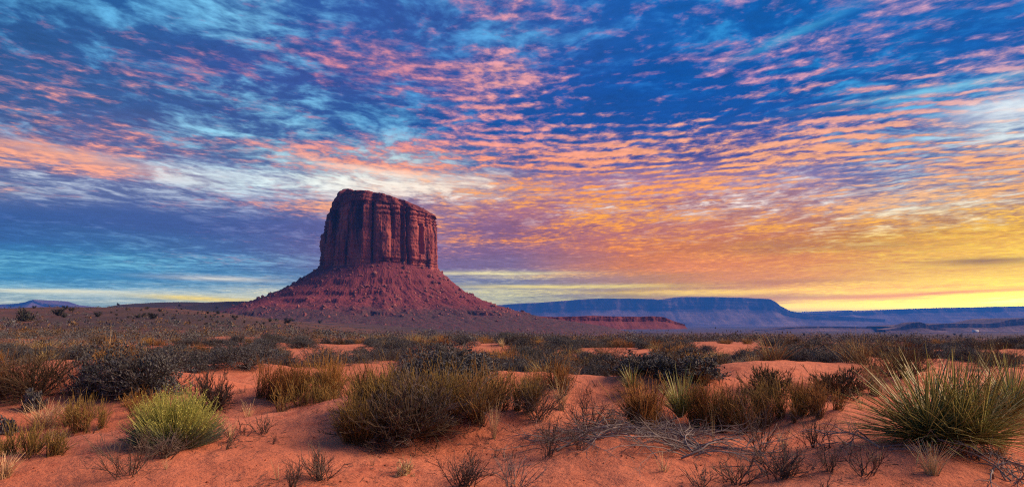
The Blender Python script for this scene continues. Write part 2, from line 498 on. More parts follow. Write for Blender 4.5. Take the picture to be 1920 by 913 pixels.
def ground_hit(px, py, far=6000.0):
    """where a pixel's ray meets the ground"""
    d = pix_dir(px, py)
    t = np.geomspace(2.0, far, 900)
    P = d[None] * t[:, None]
    below = (P[:, 2] + CAM_H) < height(P[:, 0], P[:, 1])
    k = int(np.argmax(below))
    if not below.any(): k = len(t) - 1
    a, b = t[max(k - 1, 0)], t[k]
    for _ in range(30):
        m = (a + b) / 2; q = d * m
        if q[2] + CAM_H < float(height(q[0], q[1])): b = m
        else: a = m
    q = d * b
    return np.array([q[0], q[1], float(height(q[0], q[1]))]), b

# ------------------------------------------------------------------ ground
def ground_material():
    m, t, b = material('red_desert_sand', 0.95, 0.12)
    p = position(t)
    x, y, z = split(t, p)
    r = (x * x + y * y).fn('SQRT')
    n1 = noise(t, p, 0.55, 6, 0.6)
    n2 = noise(t, p, 5.0, 5, 0.6)
    n3 = noise(t, p, 90.0, 3, 0.6)
    sand = mixc(t, n1.step(0.35, 0.68), (0.44, 0.122, 0.060), (0.56, 0.185, 0.102))
    sand = mixc(t, n2.step(0.5, 0.75) * 0.55, sand, (0.36, 0.085, 0.042))
    sand = mixc(t, n3.step(0.30, 0.75) * 0.40, sand, (0.66, 0.26, 0.15))
    pat = noise(t, p, 1.1, 6, 0.65)
    sand = mixc(t, pat.step(0.52, 0.66) * 0.6, sand, (0.33, 0.075, 0.040))
    # crusted litter lying in patches on the sand
    lit = noise(t, p, 1.7, 7, 0.72).step(0.53, 0.68) * noise(t, p, 40.0, 3, 0.7).step(0.50, 0.62)
    sand = mixc(t, lit * 0.9, sand, (0.11, 0.055, 0.04))
    # low sage and grass cover, told apart only as patches farther out
    pf = xyz(t, x, y, 0.0)
    c1 = noise(t, pf, 0.011, 8, 0.62)
    c2 = noise(t, pf, 0.16, 6, 0.65)
    c3 = noise(t, pf, 0.0016, 5, 0.6)
    cover = (c1 * 0.45 + c2 * 0.35 + c3 * 0.2)
    veg = mixc(t, noise(t, pf, 0.03, 5, 0.6).step(0.35, 0.65), (0.040, 0.034, 0.038), (0.078, 0.054, 0.042))
    veg = mixc(t, noise(t, pf, 0.35, 4, 0.6).step(0.45, 0.6), veg, (0.028, 0.026, 0.030))
    soil = mixc(t, c3.step(0.35, 0.65), (0.21, 0.078, 0.050), (0.16, 0.062, 0.048))
    left = x.step(-500, -60, 1.0, 0.0) * r.step(300, 1200, 1.0, 0.0)
    far = mixc(t, cover.step(0.36, 0.52) * (0.92 - left * 0.32), soil, veg)
    c = mixc(t, r.step(35, 160), sand, far)
    setc(t, b, c)
    rip = noise(t, xyz(t, x * 3.0 + y * 2.0, y * 14.0 - x * 4.0, 0.0), 1.0, 3, 0.5)
    h = n1 * 0.5 + n2 * 0.35 + rip * 0.22 + n3 * 0.05 + noise(t, p, 22.0, 4, 0.6) * 0.10
    bump(t, b, h, 1.0, 0.16)
    return m

def build_ground():
    # one sheet: rings about the viewer's spot, close together near by, all the way round to 60 km
    rr = np.concatenate([np.linspace(0.0, 4.0, 10)[:-1], np.geomspace(4.0, 60000.0, 620)])
    fine = np.linspace(-46, 46, 640); coarse = np.linspace(46, 314, 70)[1:-1]
    th = np.radians(np.concatenate([fine, coarse]))
    R, T = np.meshgrid(rr, th, indexing='ij')
    x, y = R * np.sin(T), R * np.cos(T)
    z = height(x, y)
    v = np.stack([x, y, z], -1)
    q = grid_quads(len(th), len(rr), wrap=True)[:, ::-1]
    me = new_mesh('ground', v, quads=q, mat=ground_material(), smooth=True)
    obj('ground', me, kind='structure', label='red sand desert floor with sage cover stretching to the horizon')

build_ground()

# ------------------------------------------------------------------ rock materials
def rock_material(name, base, dark, pale, streak=0.6, strata=0.3, scale=1.0):
    m, t, b = material(name, 0.92, 0.15)
    p = position(t)
    x, y, z = split(t, p)
    n1 = noise(t, p, 0.02 * scale, 6, 0.62)
    # desert varnish running down the wall
    st = noise(t, xyz(t, x, y, z * 0.16), 0.042 * scale, 7, 0.68)
    bed = noise(t, xyz(t, x * 0.02, y * 0.02, z), 0.22 * scale, 6, 0.7)
    fine = noise(t, p, 0.30 * scale, 5, 0.65)
    c = mixc(t, n1.step(0.35, 0.65), base, pale)
    at = t.nodes.new('ShaderNodeAttribute'); at.attribute_name = 'tone'   # slabs of different age and weathering
    c = mixc(t, N(t, at.outputs['Fac']).step(0.45, 0.85) * 0.75, c, pale)
    c = mixc(t, st.step(0.48, 0.62) * streak, c, dark)
    c = mixc(t, bed.step(0.48, 0.66) * strata, c, dark)
    c = mixc(t, fine.step(0.5, 0.8) * 0.5, c, pale)
    setc(t, b, c)
    bump(t, b, fine * 0.7 + st * 0.6 + bed * strata, 0.7, 2.5 / scale)
    return m

CLIFF = rock_material('sandstone_cliff', (0.22, 0.044, 0.040), (0.040, 0.010, 0.024), (0.37, 0.098, 0.072), 0.95, 0.45)
CAP = rock_material('layered_cap_rock', (0.17, 0.038, 0.037), (0.04, 0.011, 0.022), (0.25, 0.064, 0.054), 0.2, 0.9)
FAR_ROCK = rock_material('distant_sandstone', (0.10, 0.052, 0.046), (0.045, 0.022, 0.022), (0.24, 0.14, 0.115), 0.5, 0.8, 0.10)

def talus_material(name='talus_rubble', cover=0.85):
    m, t, b = material(name, 0.95, 0.1)
    p = position(t); x, y, z = split(t, p)
    n1 = noise(t, p, 0.025, 7, 0.65)
    n2 = noise(t, p, 0.22, 6, 0.7)
    c = mixc(t, n1.step(0.38, 0.62), (0.150, 0.034, 0.041), (0.205, 0.050, 0.053))
    c = mixc(t, n2.step(0.52, 0.72) * 0.7, c, (0.065, 0.020, 0.026))
    c = mixc(t, voronoi(t, p, 0.35).step(0.0, 0.35, 1.0, 0.0) * noise(t, p, 0.09, 3, 0.5).step(.5, .6) * 0.6, c, (0.42, 0.17, 0.14))
    # sage creeping up the foot of the slope
    sage = (z + (n1 - 0.5) * 60).step(14, 44, 1.0, 0.0) * n2.step(0.32, 0.52)
    c = mixc(t, sage * cover, c, (0.060, 0.050, 0.052))
    setc(t, b, c)
    bump(t, b, n2 * 0.8 + n1, 0.8, 4.0)
    return m
TALUS = talus_material()
BENCH = talus_material('red_bench_rock', 0.12)

# ------------------------------------------------------------------ the butte
PLAN = np.array([(-131, 15), (-124, -30), (-100, -54), (-62, -78), (-22, -94), (28, -84), (84, -60), (116, -26), (131, 25),
                 (112, 96), (24, 132), (-80, 114), (-124, 68)], float)
BASE_Z = 121.0

def plan_curve(n):
    """plan of the tower, evenly spaced along its edge, corners a little rounded"""
    p = np.vstack([PLAN, PLAN[:1]])
    seg = np.hypot(*np.diff(p, axis=0).T); s = np.concatenate([[0], np.cumsum(seg)])
    nf = int(n * 0.8)                            # most of the points on the near side
    k = np.concatenate([np.linspace(0, 395, nf, endpoint=False), np.linspace(395, s[-1], n - nf, endpoint=False)])
    q = np.stack([np.interp(k, s, p[:, 0]), np.interp(k, s, p[:, 1])], -1)
    w = int(n * 0.010)
    ker = np.ones(2 * w + 1) / (2 * w + 1)
    q = np.stack([np.convolve(np.concatenate([q[-w:, i], q[:, i], q[:w, i]]), ker, 'valid') for i in (0, 1)], -1)
    return k, q, s[-1]

def columns(s, z, period, seed, depth, crack):
    """joint-bounded columns along a wall: each stands at its own depth, with a dark crack between"""
    a = s / period + 0.0022 * z * (hash1(np.floor(s / 90), seed + 9) - 0.3) + 0.05 * perlin(s / (period * 1.7), z / 60, seed)
    i = np.floor(a); f = a - i
    j = 0.30 * (hash1(i, seed) - 0.5)
    fl = np.floor(z / 38.0 + hash1(i, seed + 3) * 3)
    d = depth * (hash1(i * 5 + fl * 3, seed + 1) - 0.5) + depth * 0.9 * (hash1(i, seed + 2) - 0.5)
    edge = np.minimum(f, 1 - f)
    lone = hash1(np.where(f < 0.5, i, i + 1), seed + 4)          # only some joints gape
    d = d - crack * np.exp(-(edge / 0.05) ** 2) * np.where(lone > 0.5, lone, 0.10) + depth * 0.5 * (f - 0.5) * (2 * hash1(i, seed + 8) - 1)
    return d + j, hash1(i * 3 + fl * 7, seed + 6)

def build_butte():
    root = obj('butte', None, loc=(BUTTE[0], BUTTE[1], 0), kind='structure',
               label='tall red sandstone butte with sheer walls on a rubble cone')
    n, kv = 1300, 190
    s, q, per = plan_curve(n)
    tang = np.roll(q, -1, 0) - np.roll(q, 1, 0); tang /= np.linalg.norm(tang, axis=1)[:, None]
    nor = np.stack([tang[:, 1], -tang[:, 0]], -1)
    # skyline of the top, metres above the foot of the wall, by x
    tx = np.array([-131, -116, -102, -84, -62, -52, -22, 14, 60, 92, 112, 131], float)
    tz = np.array([118, 134, 152, 173, 177, 171, 168, 162, 149, 138, 132, 128], float)
    v = np.linspace(-0.12, 1, kv)
    S, V = np.meshgrid(s, v)
    X0, Y0 = np.repeat(q[None, :, 0], kv, 0), np.repeat(q[None, :, 1], kv, 0)
    wall_top = np.interp(q[:, 0], tx, np.array([100, 112, 124, 132, 138, 140, 142, 140, 132, 124, 120, 114])) + 3 * perlin(s / 30, s * 0, 40)
    Z = V * wall_top[None]
    Zp = np.maximum(Z, 0)
    Sw = S + 11 * perlin(S / 38, S * 0 + 2.5, 44) + 1.6 * perlin(Zp / 26, S / 70, 45)
    d1, tone1 = columns(Sw, Zp, 46.0, 1, 6.0, 17.0)
    d2, tone2 = columns(Sw * 1.0 + 7 * perlin(S / 21, S * 0, 46), Zp, 21.0, 2, 2.4, 7.0)
    d = d1 + d2
    d += 2.0 * fbm(S / 22, Zp / 30, 4, 50) + 0.9 * perlin(S / 4, Zp / 6, 55)
    # great slabs fallen away, leaving shaded alcoves
    for cs, cz, ws, hs, dep in ((257, 70, 4.5, 74, -14), (85, 85, 4, 48, -10), (60, 80, 5, 44, -9), (302, 62, 7, 34, -13), (155, 78, 13, 62, -7),
                                (213, 72, 19, 62, 6), (281, 84, 12, 60, 4), (188, 105, 5, 44, -8), (236, 92, 4, 34, -10), (128, 60, 4, 60, -8), (330, 80, 4, 50, -9),
                                (110, 45, 12, 32, 5), (222, 46, 13, 30, 3)):
        a = np.clip(1 - np.abs((S - cs) / ws) ** 4, 0, 1) * np.clip(1 - np.abs((Zp - cz) / hs) ** 6, 0, 1)
        d += dep * np.sqrt(a)
    # bedding: softer beds cut back near the foot and under the rim
    bed = perlin(Zp / 5.5, S / 260, 60)
    d += np.where(V > 0.80, 1.0, np.where(V < 0.16, 0.9, 0.18)) * 2.6 * np.sign(bed) * np.abs(bed) ** 0.5
    taper = np.interp(V, [-0.12, 0, 0.10, 0.45, 0.62, 0.80, 0.92, 1.0], [5, 1, 0, -2, -3.5, -8, -10, -12])
    taper = np.where(X0 > 40, taper * 0.55, taper)
    d += taper
    P = np.stack([X0 + nor[None, :, 0] * d, Y0 + nor[None, :, 1] * d, BASE_Z + Z], -1)
    quads = grid_quads(n, kv, wrap=True)
    me = new_mesh('cliff', P, quads=quads, mat=CLIFF, attrs={'tone': 0.55 * tone1 + 0.45 * tone2})
    obj('cliff_wall', me, root, label='sheer jointed red sandstone wall')
    # stepped cap: rings drawn in from the rim, rising in ledges
    rim = P[-1]
    kk = 17
    ker = np.ones(2 * kk + 1) / (2 * kk + 1)
    soft = rim.copy()                            # the ledges above follow the wall's plan without its flutes
    for i in (0, 1): soft[:, i] = np.convolve(np.concatenate([rim[-kk:, i], rim[:, i], rim[:kk, i]]), ker, 'valid')
    soft[:, 2] = np.convolve(np.concatenate([rim[-kk:, 2], rim[:, 2], rim[:kk, 2]]), ker, 'valid')
    cen = np.array([-12.0, 18.0])
    blk = hash1(np.floor((s + 5 * perlin(s / 17, s * 0, 73)) / 13.0), 5) - 0.5
    steps = [(1.0, 0.0), (1.03, 0.02), (1.025, 0.24), (0.945, 0.27), (0.965, 0.30), (0.958, 0.56), (0.865, 0.60), (0.885, 0.63), (0.875, 0.88), (0.77, 0.93),
             (0.66, 1.0), (0.35, 1.0), (0.02, 1.0)]
    sub = []
    for (a0, h0), (a1, h1) in zip(steps[:-1], steps[1:]):
        for k in range(5): sub.append((a0 + (a1 - a0) * k / 5, h0 + (h1 - h0) * k / 5))
    sub.append(steps[-1])
    rows = []
    for a, h in sub:
        lev = int(np.searchsorted([0.28, 0.62, 0.93], h))
        bk = hash1(np.floor((s + 5 * perlin(s / 17, s * 0, 73 + lev)) / (9.0 + 4 * lev)), 5 + lev) - 0.5
        wob = 1 + (0.030 * fbm(s / 26, s * 0 + lev * 6, 3, 70) + 0.035 * bk) * (0.1 < a < 0.999)
        ring = rim if h == 0 else soft
        xy = cen + (ring[:, :2] - cen) * (a * wob)[:, None]
        top = np.interp(xy[:, 0], tx, tz) + 1.4 * perlin(xy[:, 0] / 9, xy[:, 1] / 9, 72)
        z0 = ring[:, 2]
        rows.append(np.column_stack([xy, z0 + (BASE_Z + top - z0) * np.clip(h + 0.10 * bk * (0.02 < h < 0.97), 0, 1)]))
    me = new_mesh('cap', np.array(rows), quads=grid_quads(n, len(rows), wrap=True), mat=CAP)
    obj('cap_rock', me, root, label='ledged dark cap rock')
    # rubble cone
    dd = np.concatenate([np.linspace(-30, 0, 8)[:-1], np.linspace(0, 300, 170), np.linspace(300, 470, 40)[1:]])
    m = 900
    sm, qm, _ = plan_curve(m)
    tg = np.roll(qm, -1, 0) - np.roll(qm, 1, 0); tg /= np.linalg.norm(tg, axis=1)[:, None]
    nm = np.stack([tg[:, 1], -tg[:, 0]], -1)
    # smooth the outward directions so the cone does not fold
    ang = np.arctan2(qm[:, 1] - 15, qm[:, 0]); nr = np.stack([np.cos(ang), np.sin(ang)], -1)
    D, A = np.meshgrid(dd, ang, indexing='ij')
    mixn = np.clip(D / 80, 0, 1)[..., None]
    nn = nm[None] * (1 - mixn) + nr[None] * mixn
    xy = qm[None] + nn * D[..., None]
    prof = np.interp(D, [-30, 0, 30, 58, 100, 140, 180, 222, 290, 380, 470], [140, 122, 94, 71, 50, 36, 25.5, 17, 5, -8, -30])
    leftp = np.interp(D, [-30, 0, 63, 110, 145, 200, 290, 380, 470], [140, 122, 80, 57, 44, 27, 5, -8, -30])
    prof = prof + (leftp - prof) * sstep(-0.1, -0.8, np.cos(A))
    front = sstep(0.2, -0.9, np.sin(A))            # the apron climbs a little higher against the near face
    prof = prof + 9 * np.exp(-((np.degrees(A) + 70) / 22) ** 2) * np.exp(-D / 40)
    side = sstep(300, 0, D)
    gul = fbm(A * 9, D / 90, 4, 80)
    z = prof + 3.0 * gul * sstep(5, 60, D) * sstep(460, 200, D)
    z = z + 1.5 * fbm(xy[..., 0] / 16, xy[..., 1] / 16, 4, 84) + 1.2 * perlin(xy[..., 0] / 3.3, xy[..., 1] / 3.3, 88)
    for zc, wdt, hgt, sd in ((88, 4, 8.5, 90), (62, 4, 8.0, 91), (46, 3, 6.5, 92), (20, 2.2, 7.0, 93)):
        amp = hgt * sstep(-0.05, 0.30, perlin(A * 3.0, A * 0 + sd, sd))
        zz = zc + 3 * perlin(A * 5, A * 0, sd + 5)
        z = z + amp * (1 / (1 + np.exp(-(z - zz) / (wdt * 0.22))) - sstep(zz - 16, zz + 10, z))
    P2 = np.concatenate([xy, z[..., None]], -1)
    me = new_mesh('talus', P2, quads=grid_quads(m, len(dd), wrap=True), mat=TALUS)
    obj('talus_slope', me, root, label='purple-red rubble slope at the foot of the wall')
    # boulders
    rng = np.random.RandomState(5)
    bm = []
    for k in range(8):
        import bmesh
        b = bmesh.new(); bmesh.ops.create_icosphere(b, subdivisions=1, radius=1.0)
        for w in b.verts:
            w.co *= 0.72 + 0.5 * rng.rand()
            w.co.x = round(w.co.x * 2.2) / 2.2 * 0.5 + w.co.x * 0.5
            w.co.z *= 0.8
        me = bpy.data.meshes.new('boulder'); b.to_mesh(me); b.free(); me.materials.append(BOULDER); bm.append(me)
    spots = []
    while len(spots) < 3400:
        i = rng.randint(m); k = int(7 + rng.beta(1.2, 2.0) * 185)
        if k >= len(dd) or np.sin(ang[i]) > 0.25: continue
        if perlin(ang[i] * 4, dd[k] / 60, 33) < -0.05 and rng.rand() < 0.75: continue
        spots.append((i, k, 0.55 + 4.2 * rng.rand() ** 7))
    spots.sort(key=lambda w: -w[2])
    big, rest = spots[:220], spots[220:]
    for i, k, size in big:
        o = obj('boulder', bm[rng.randint(8)], root, loc=P2[k, i] + np.array([0, 0, size * 0.25]))
        o.scale = (size * (0.8 + 0.6 * rng.rand()), size * (0.8 + 0.5 * rng.rand()), size * (0.7 + 0.5 * rng.rand()))
        o.rotation_euler = tuple(rng.rand(3) * 6.28)
    VV, TT, off = [], [], 0
    src = []
    for me in bm:
        c = np.empty(len(me.vertices) * 3, np.float32); me.vertices.foreach_get('co', c)
        f = np.empty(len(me.polygons) * 3, np.int32); me.loops.foreach_get('vertex_index', f)
        src.append((c.reshape(-1, 3), f.reshape(-1, 3)))
    for i, k, size in rest:
        c, f = src[rng.randint(8)]
        a = rng.rand() * 6.28
        R = np.array([[math.cos(a), -math.sin(a), 0], [math.sin(a), math.cos(a), 0], [0, 0, 1]])
        VV.append((c * size) @ R.T + P2[k, i]); TT.append(f + off); off += len(c)
    obj('rubble', new_mesh('rubble', np.concatenate(VV), tris=np.concatenate(TT), mat=BOULDER), root, kind='stuff')

BOULDER = rock_material('fallen_sandstone', (0.20, 0.064, 0.058), (0.09, 0.03, 0.032), (0.33, 0.125, 0.10), 0.3, 0.2, 3.0)
build_butte()

# ------------------------------------------------------------------ mesas and ridges farther off
def mesa(name, label, prof, dist, base_z, depth, mat=FAR_ROCK, cliff=0.35, step=6.0, talus=1.7, rough=1.0, seed=0, slant=0.0):
    """a ridge whose skyline runs through the given pixels at the given distance, with talus, cliff, flat top and back slope"""
    px = np.arange(prof[0][0], prof[-1][0] + 0.1, step)
    py = np.interp(px, [p[0] for p in prof], [p[1] for p in prof])
    X, Y, H = [], [], []
    for a, b in zip(px, py):
        d = pix_dir(a, b)
        yy = dist + slant * (a - prof[0][0]) / (prof[-1][0] - prof[0][0])
        k = yy / d[1]
        X.append(d[0] * k); Y.append(yy); H.append(CAM_H + d[2] * k)
    X, Y, H = map(np.array, (X, Y, H))
    hh = np.maximum(H - base_z, 1.0)
    nrow = 70
    u = np.linspace(0, 1, nrow)
    V = []
    n1 = fbm(X / (hh.mean() * 1.3), X * 0 + seed, 4, seed)
    for t in u:
        run = hh * talus
        if t < 0.5:                                # talus
            f = t / 0.5; h = (1 - cliff) * (f ** 1.35); y = -run * (1 - f)
        elif t < 0.72:                             # cliff in two beds
            f = (t - 0.5) / 0.22; h = (1 - cliff) + cliff * f
            y = hh * 0.10 * (np.floor(f * 3) / 3)
        elif t < 0.9:                              # top
            f = (t - 0.72) / 0.18; h = 1.0; y = hh * 0.10 + depth * f
        else:
            f = (t - 0.9) / 0.1; h = 1 - f; y = hh * 0.10 + depth + run * f
        gull = fbm(X / (hh.mean() * 0.55), X * 0 + t * 5.0, 4, seed + 3, 0.5)
        amp = hh * 0.30 * rough * (n1 * 0.5 + gull * (0.26 if t < 0.5 else 0.20))
        zz = base_z + hh * h + (hh * 0.05 * rough * gull * math.sin(math.pi * min(t / 0.5, 1)) if t < 0.5 else 0)
        if 0.5 <= t < 0.9: amp = amp * (1 - 0.6 * sstep(0.72, 0.9, t))
        V.append(np.column_stack([X, Y + y + amp * (1.0 if t < 0.9 else 0.2), zz]))
    V = np.array(V)
    me = new_mesh(name, V, quads=grid_quads(len(X), nrow), mat=mat)
    return obj(name, me, kind='structure', label=label)

mesa('mesa', 'long blue table mountain with a square-cut end far behind the butte',
     [(700, 600), (800, 585), (880, 574), (940, 571), (985, 568), (1010, 567), (1060, 563), (1100, 560), (1130, 559), (1180, 559),
      (1225, 560), (1237, 561.5), (1246, 560.5), (1258, 562), (1268, 557), (1280, 556), (1330, 556), (1400, 557.5), (1445, 560), (1455, 565),
      (1463, 572), (1480, 581), (1500, 586), (1530, 590), (1600, 594), (1660, 598)], 14000, -58, 2500, step=2, seed=11, cliff=0.42)
mesa('ridge', 'violet ridge with a small knob below the bright sunset strip',
     [(1400, 592), (1480, 588), (1530, 587), (1570, 585.5), (1586, 584.5), (1592, 582.5), (1597, 581), (1602, 583), (1612, 585), (1650, 581.5),
      (1700, 579), (1760, 577), (1830, 575.5), (1920, 573.5), (2050, 571), (2250, 570), (2450, 574)], 16500, -60, 4000, step=2, seed=21, cliff=0.25, talus=2.5)
mesa('peak', 'small blue peak on the far left skyline',
     [(-220, 572), (-120, 568), (-40, 570), (0, 570), (25, 569), (45, 566), (62, 561.5), (70, 564), (85, 569), (130, 574), (200, 580)], 12000, -20, 900, step=2, seed=31, cliff=0.12, talus=2.2)
mesa('low_mesa', 'low pale mesa below the violet ridge at the right edge',
     [(1690, 612), (1740, 609), (1770, 606.5), (1800, 606), (1850, 606.5), (1868, 605), (1885, 601), (1900, 598), (1925, 596), (2010, 595), (2150, 604)], 5200, -56, 500, step=2, seed=41, cliff=0.5, talus=2.6)
mesa('rock_dome', 'small rounded rock outcrop on the far right plain',
     [(1660, 618), (1690, 613), (1702, 608), (1712, 604.5), (1726, 603.5), (1738, 607), (1748, 612), (1775, 617)], 4600, -54, 120, step=1.2, seed=51, cliff=0.55)
mesa('low_rise', 'flat pale rise along the foot of the blue mesa',
     [(1440, 619), (1480, 613.5), (1540, 611.5), (1580, 612), (1640, 613.5), (1700, 615), (1760, 618)], 5600, -57, 300, step=2, seed=61, cliff=0.3, talus=4)
mesa('red_bench', 'low red rock bench with a broken rim right of the butte',
     [(820, 598), (860, 593.5), (900, 592), (950, 592.5), (1000, 592), (1040, 594), (1080, 593), (1110, 591.5), (1150, 593), (1200, 593.5), (1224, 592.5), (1245, 594), (1252, 597), (1265, 602), (1285, 608)],
     1780, -14, 160, mat=BENCH, cliff=0.38, step=0.8, talus=2.6, rough=1.3, seed=71, slant=250)

# ------------------------------------------------------------------ the air
def build_haze():
    R, z0, z1 = 62000.0, -66.0, HAZE_TOP
    v = [(x, y, z) for z in (z0, z1) for y in (-R, R) for x in (-R, R)]
    q = [(0, 2, 3, 1), (4, 5, 7, 6), (0, 1, 5, 4), (2, 6, 7, 3), (0, 4, 6, 2), (1, 3, 7, 5)]
    m = bpy.data.materials.new('desert_haze'); m.use_nodes = True
    t = m.node_tree; t.nodes.clear()
    out = t.nodes.new('ShaderNodeOutputMaterial'); pv = t.nodes.new('ShaderNodeVolumePrincipled')
    pv.inputs['Color'].default_value = (0.04, 0.26, 1.0, 1)
    pv.inputs['Density'].default_value = HAZE_DENSITY
    pv.inputs['Anisotropy'].default_value = 0.0
    t.links.new(pv.outputs[0], out.inputs['Volume'])
    o = obj('haze', new_mesh('haze', v, quads=q, mat=m), kind='stuff', label='thin blue evening haze over the whole plain')
build_haze()

# ------------------------------------------------------------------ plants: geometry builders
class Mesh:
    """collects tubes, blades and leaves, then links them as one mesh"""
    def __init__(self): self.v, self.q, self.a, self.n = [], [], [], 0
    def add(self, v, q, tip):
        self.v.append(v.reshape(-1, 3)); self.q.append(q + self.n); self.a.append(tip.ravel()); self.n += v.size // 3
    def tubes(self, P, R, sides=3):
        """P (n, s, 3) centre lines, R (n, s) radii"""
        n, s, _ = P.shape
        d = np.gradient(P, axis=1); d /= np.linalg.norm(d, axis=2, keepdims=True) + 1e-9
        ref = np.where(np.abs(d[..., 2:3]) > 0.9, np.array([1.0, 0, 0]), np.array([0, 0, 1.0]))
        a = np.cross(d, ref); a /= np.linalg.norm(a, axis=2, keepdims=True) + 1e-9
        b = np.cross(d, a)
        k = np.arange(sides) * 2 * np.pi / sides
        ring = P[:, :, None] + R[:, :, None, None] * (np.cos(k)[:, None] * a[:, :, None] + np.sin(k)[:, None] * b[:, :, None])
        i = np.arange(n)[:, None, None] * s * sides; j = np.arange(s - 1)[None, :, None] * sides; c = np.arange(sides); c2 = (c + 1) % sides
        q = np.stack([i + j + c, i + j + c2, i + j + sides + c2, i + j + sides + c], -1).reshape(-1, 4)
        tip = np.broadcast_to(np.linspace(0, 1, s)[None, :, None], (n, s, sides))
        self.add(ring, q, np.array(tip))
    def blades(self, P, Wd, rng, fold=0.25):
        """flat strips with a fold along the middle: P (n, s, 3), Wd (n, s) half widths"""
        n, s, _ = P.shape
        d = np.gradient(P, axis=1); d /= np.linalg.norm(d, axis=2, keepdims=True) + 1e-9
        r = rng.normal(size=(n, 1, 3)); a = np.cross(d, np.broadcast_to(r, d.shape)); a /= np.linalg.norm(a, axis=2, keepdims=True) + 1e-9
        b = np.cross(d, a)
        w = Wd[..., None]
        ring = np.stack([P + a * w, P - b * w * fold * 2, P - a * w], 2)
        i = np.arange(n)[:, None, None] * s * 3; j = np.arange(s - 1)[None, :, None] * 3; c = np.arange(2)
        q = np.stack([i + j + c, i + j + c + 1, i + j + 3 + c + 1, i + j + 3 + c], -1).reshape(-1, 4)
        tip = np.broadcast_to(np.linspace(0, 1, s)[None, :, None], (n, s, 3))
        self.add(ring, q, np.array(tip))
    def leaves(self, c, size, rng, up=0.3, long=2.2):
        """small pointed leaves at points c (n, 3)"""
        n = len(c)
        d = rng.normal(size=(n, 3)); d[:, 2] += up * 2; d /= np.linalg.norm(d, axis=1)[:, None]
        a = np.cross(d, rng.normal(size=(n, 3))); a /= np.linalg.norm(a, axis=1)[:, None] + 1e-9
        sz = (size * (0.6 + 0.8 * rng.rand(n)))[:, None]
        v = np.stack([c, c + d * sz * long * 0.5 + a * sz * 0.5, c + d * sz * long, c + d * sz * long * 0.5 - a * sz * 0.5], 1)
        self.add(v, np.arange(n * 4).reshape(-1, 4), np.full((n, 4), rng.rand(n)[:, None]))
    def mesh(self, name, mat, smooth=True):
        return new_mesh(name, np.concatenate(self.v), quads=np.concatenate(self.q), mat=mat, smooth=smooth, attrs={'tip': np.concatenate(self.a)})

def lines(base, dirs, length, s, rng, droop=0.0, wander=0.08, lift=0.0):
    """curved centre lines from base points (n, 3)"""
    n = len(base)
    d = dirs / np.linalg.norm(dirs, axis=1)[:, None]
    P = np.empty((n, s, 3)); P[:, 0] = base
    st = (length / (s - 1))[:, None]
    for k in range(1, s):
        P[:, k] = P[:, k - 1] + d * st
        d = d + rng.normal(size=(n, 3)) * wander
        d[:, 2] += lift - droop * k / s
        d /= np.linalg.norm(d, axis=1)[:, None]
    return P

def dome_dirs(n, rng, spread=1.0, up=0.15):
    th = rng.rand(n) * 2 * np.pi
    ph = np.sqrt(rng.rand(n)) * spread * np.pi / 2
    return np.stack([np.sin(ph) * np.cos(th), np.sin(ph) * np.sin(th), np.cos(ph) + up], -1)

def at_along(P, rng, n, lo=0.3, hi=1.0):
    """n random points on the lines, with their directions"""
    i = rng.randint(len(P), size=n); t = (lo + (hi - lo) * rng.rand(n)) * (P.shape[1] - 1)
    k = np.minimum(t.astype(int), P.shape[1] - 2); f = (t - k)[:, None]
    a, b = P[i, k], P[i, k + 1]
    d = b - a
    return a + d * f, d / (np.linalg.norm(d, axis=1)[:, None] + 1e-9)

def taper(n, s, r0, r1, rng, var=0.35):
    return np.linspace(r0, r1, s)[None] * (1 - var + 2 * var * rng.rand(n, 1))

def squash(m, w, h):
    """fit collected geometry to a width and height"""
    allv = np.concatenate(m if isinstance(m, list) else [m])
    return allv

# ---- plant materials
def plant_material(name, low, high, alt, rough=0.75, alt_amt=0.5, tip=None, tip_at=0.85, spec=0.2):
    m, t, b = material(name, rough, spec)
    at = t.nodes.new('ShaderNodeAttribute'); at.attribute_name = 'tip'
    f = N(t, at.outputs['Fac'])
    g = t.nodes.new('ShaderNodeNewGeometry'); ri = N(t, g.outputs['Random Per Island'])
    oi = t.nodes.new('ShaderNodeObjectInfo'); ro = N(t, oi.outputs['Random'])
    c = mixc(t, f.step(0.2, 0.9), low, high)
    c = mixc(t, ri.step(0.35, 1.0, smooth=False) * alt_amt, c, alt)
    if tip: c = mixc(t, f.step(tip_at - 0.12, tip_at), c, tip)
    hs = t.nodes.new('ShaderNodeHueSaturation')
    t.links.new(c.s, hs.inputs['Color'])
    t.links.new((ro * 0.4 + 0.55 + ri * 0.50).s, hs.inputs['Value'])
    t.links.new((ro * 0.03 + 0.485).s, hs.inputs['Hue'])
    t.links.new(hs.outputs[0], b.inputs['Base Color'])
    return m

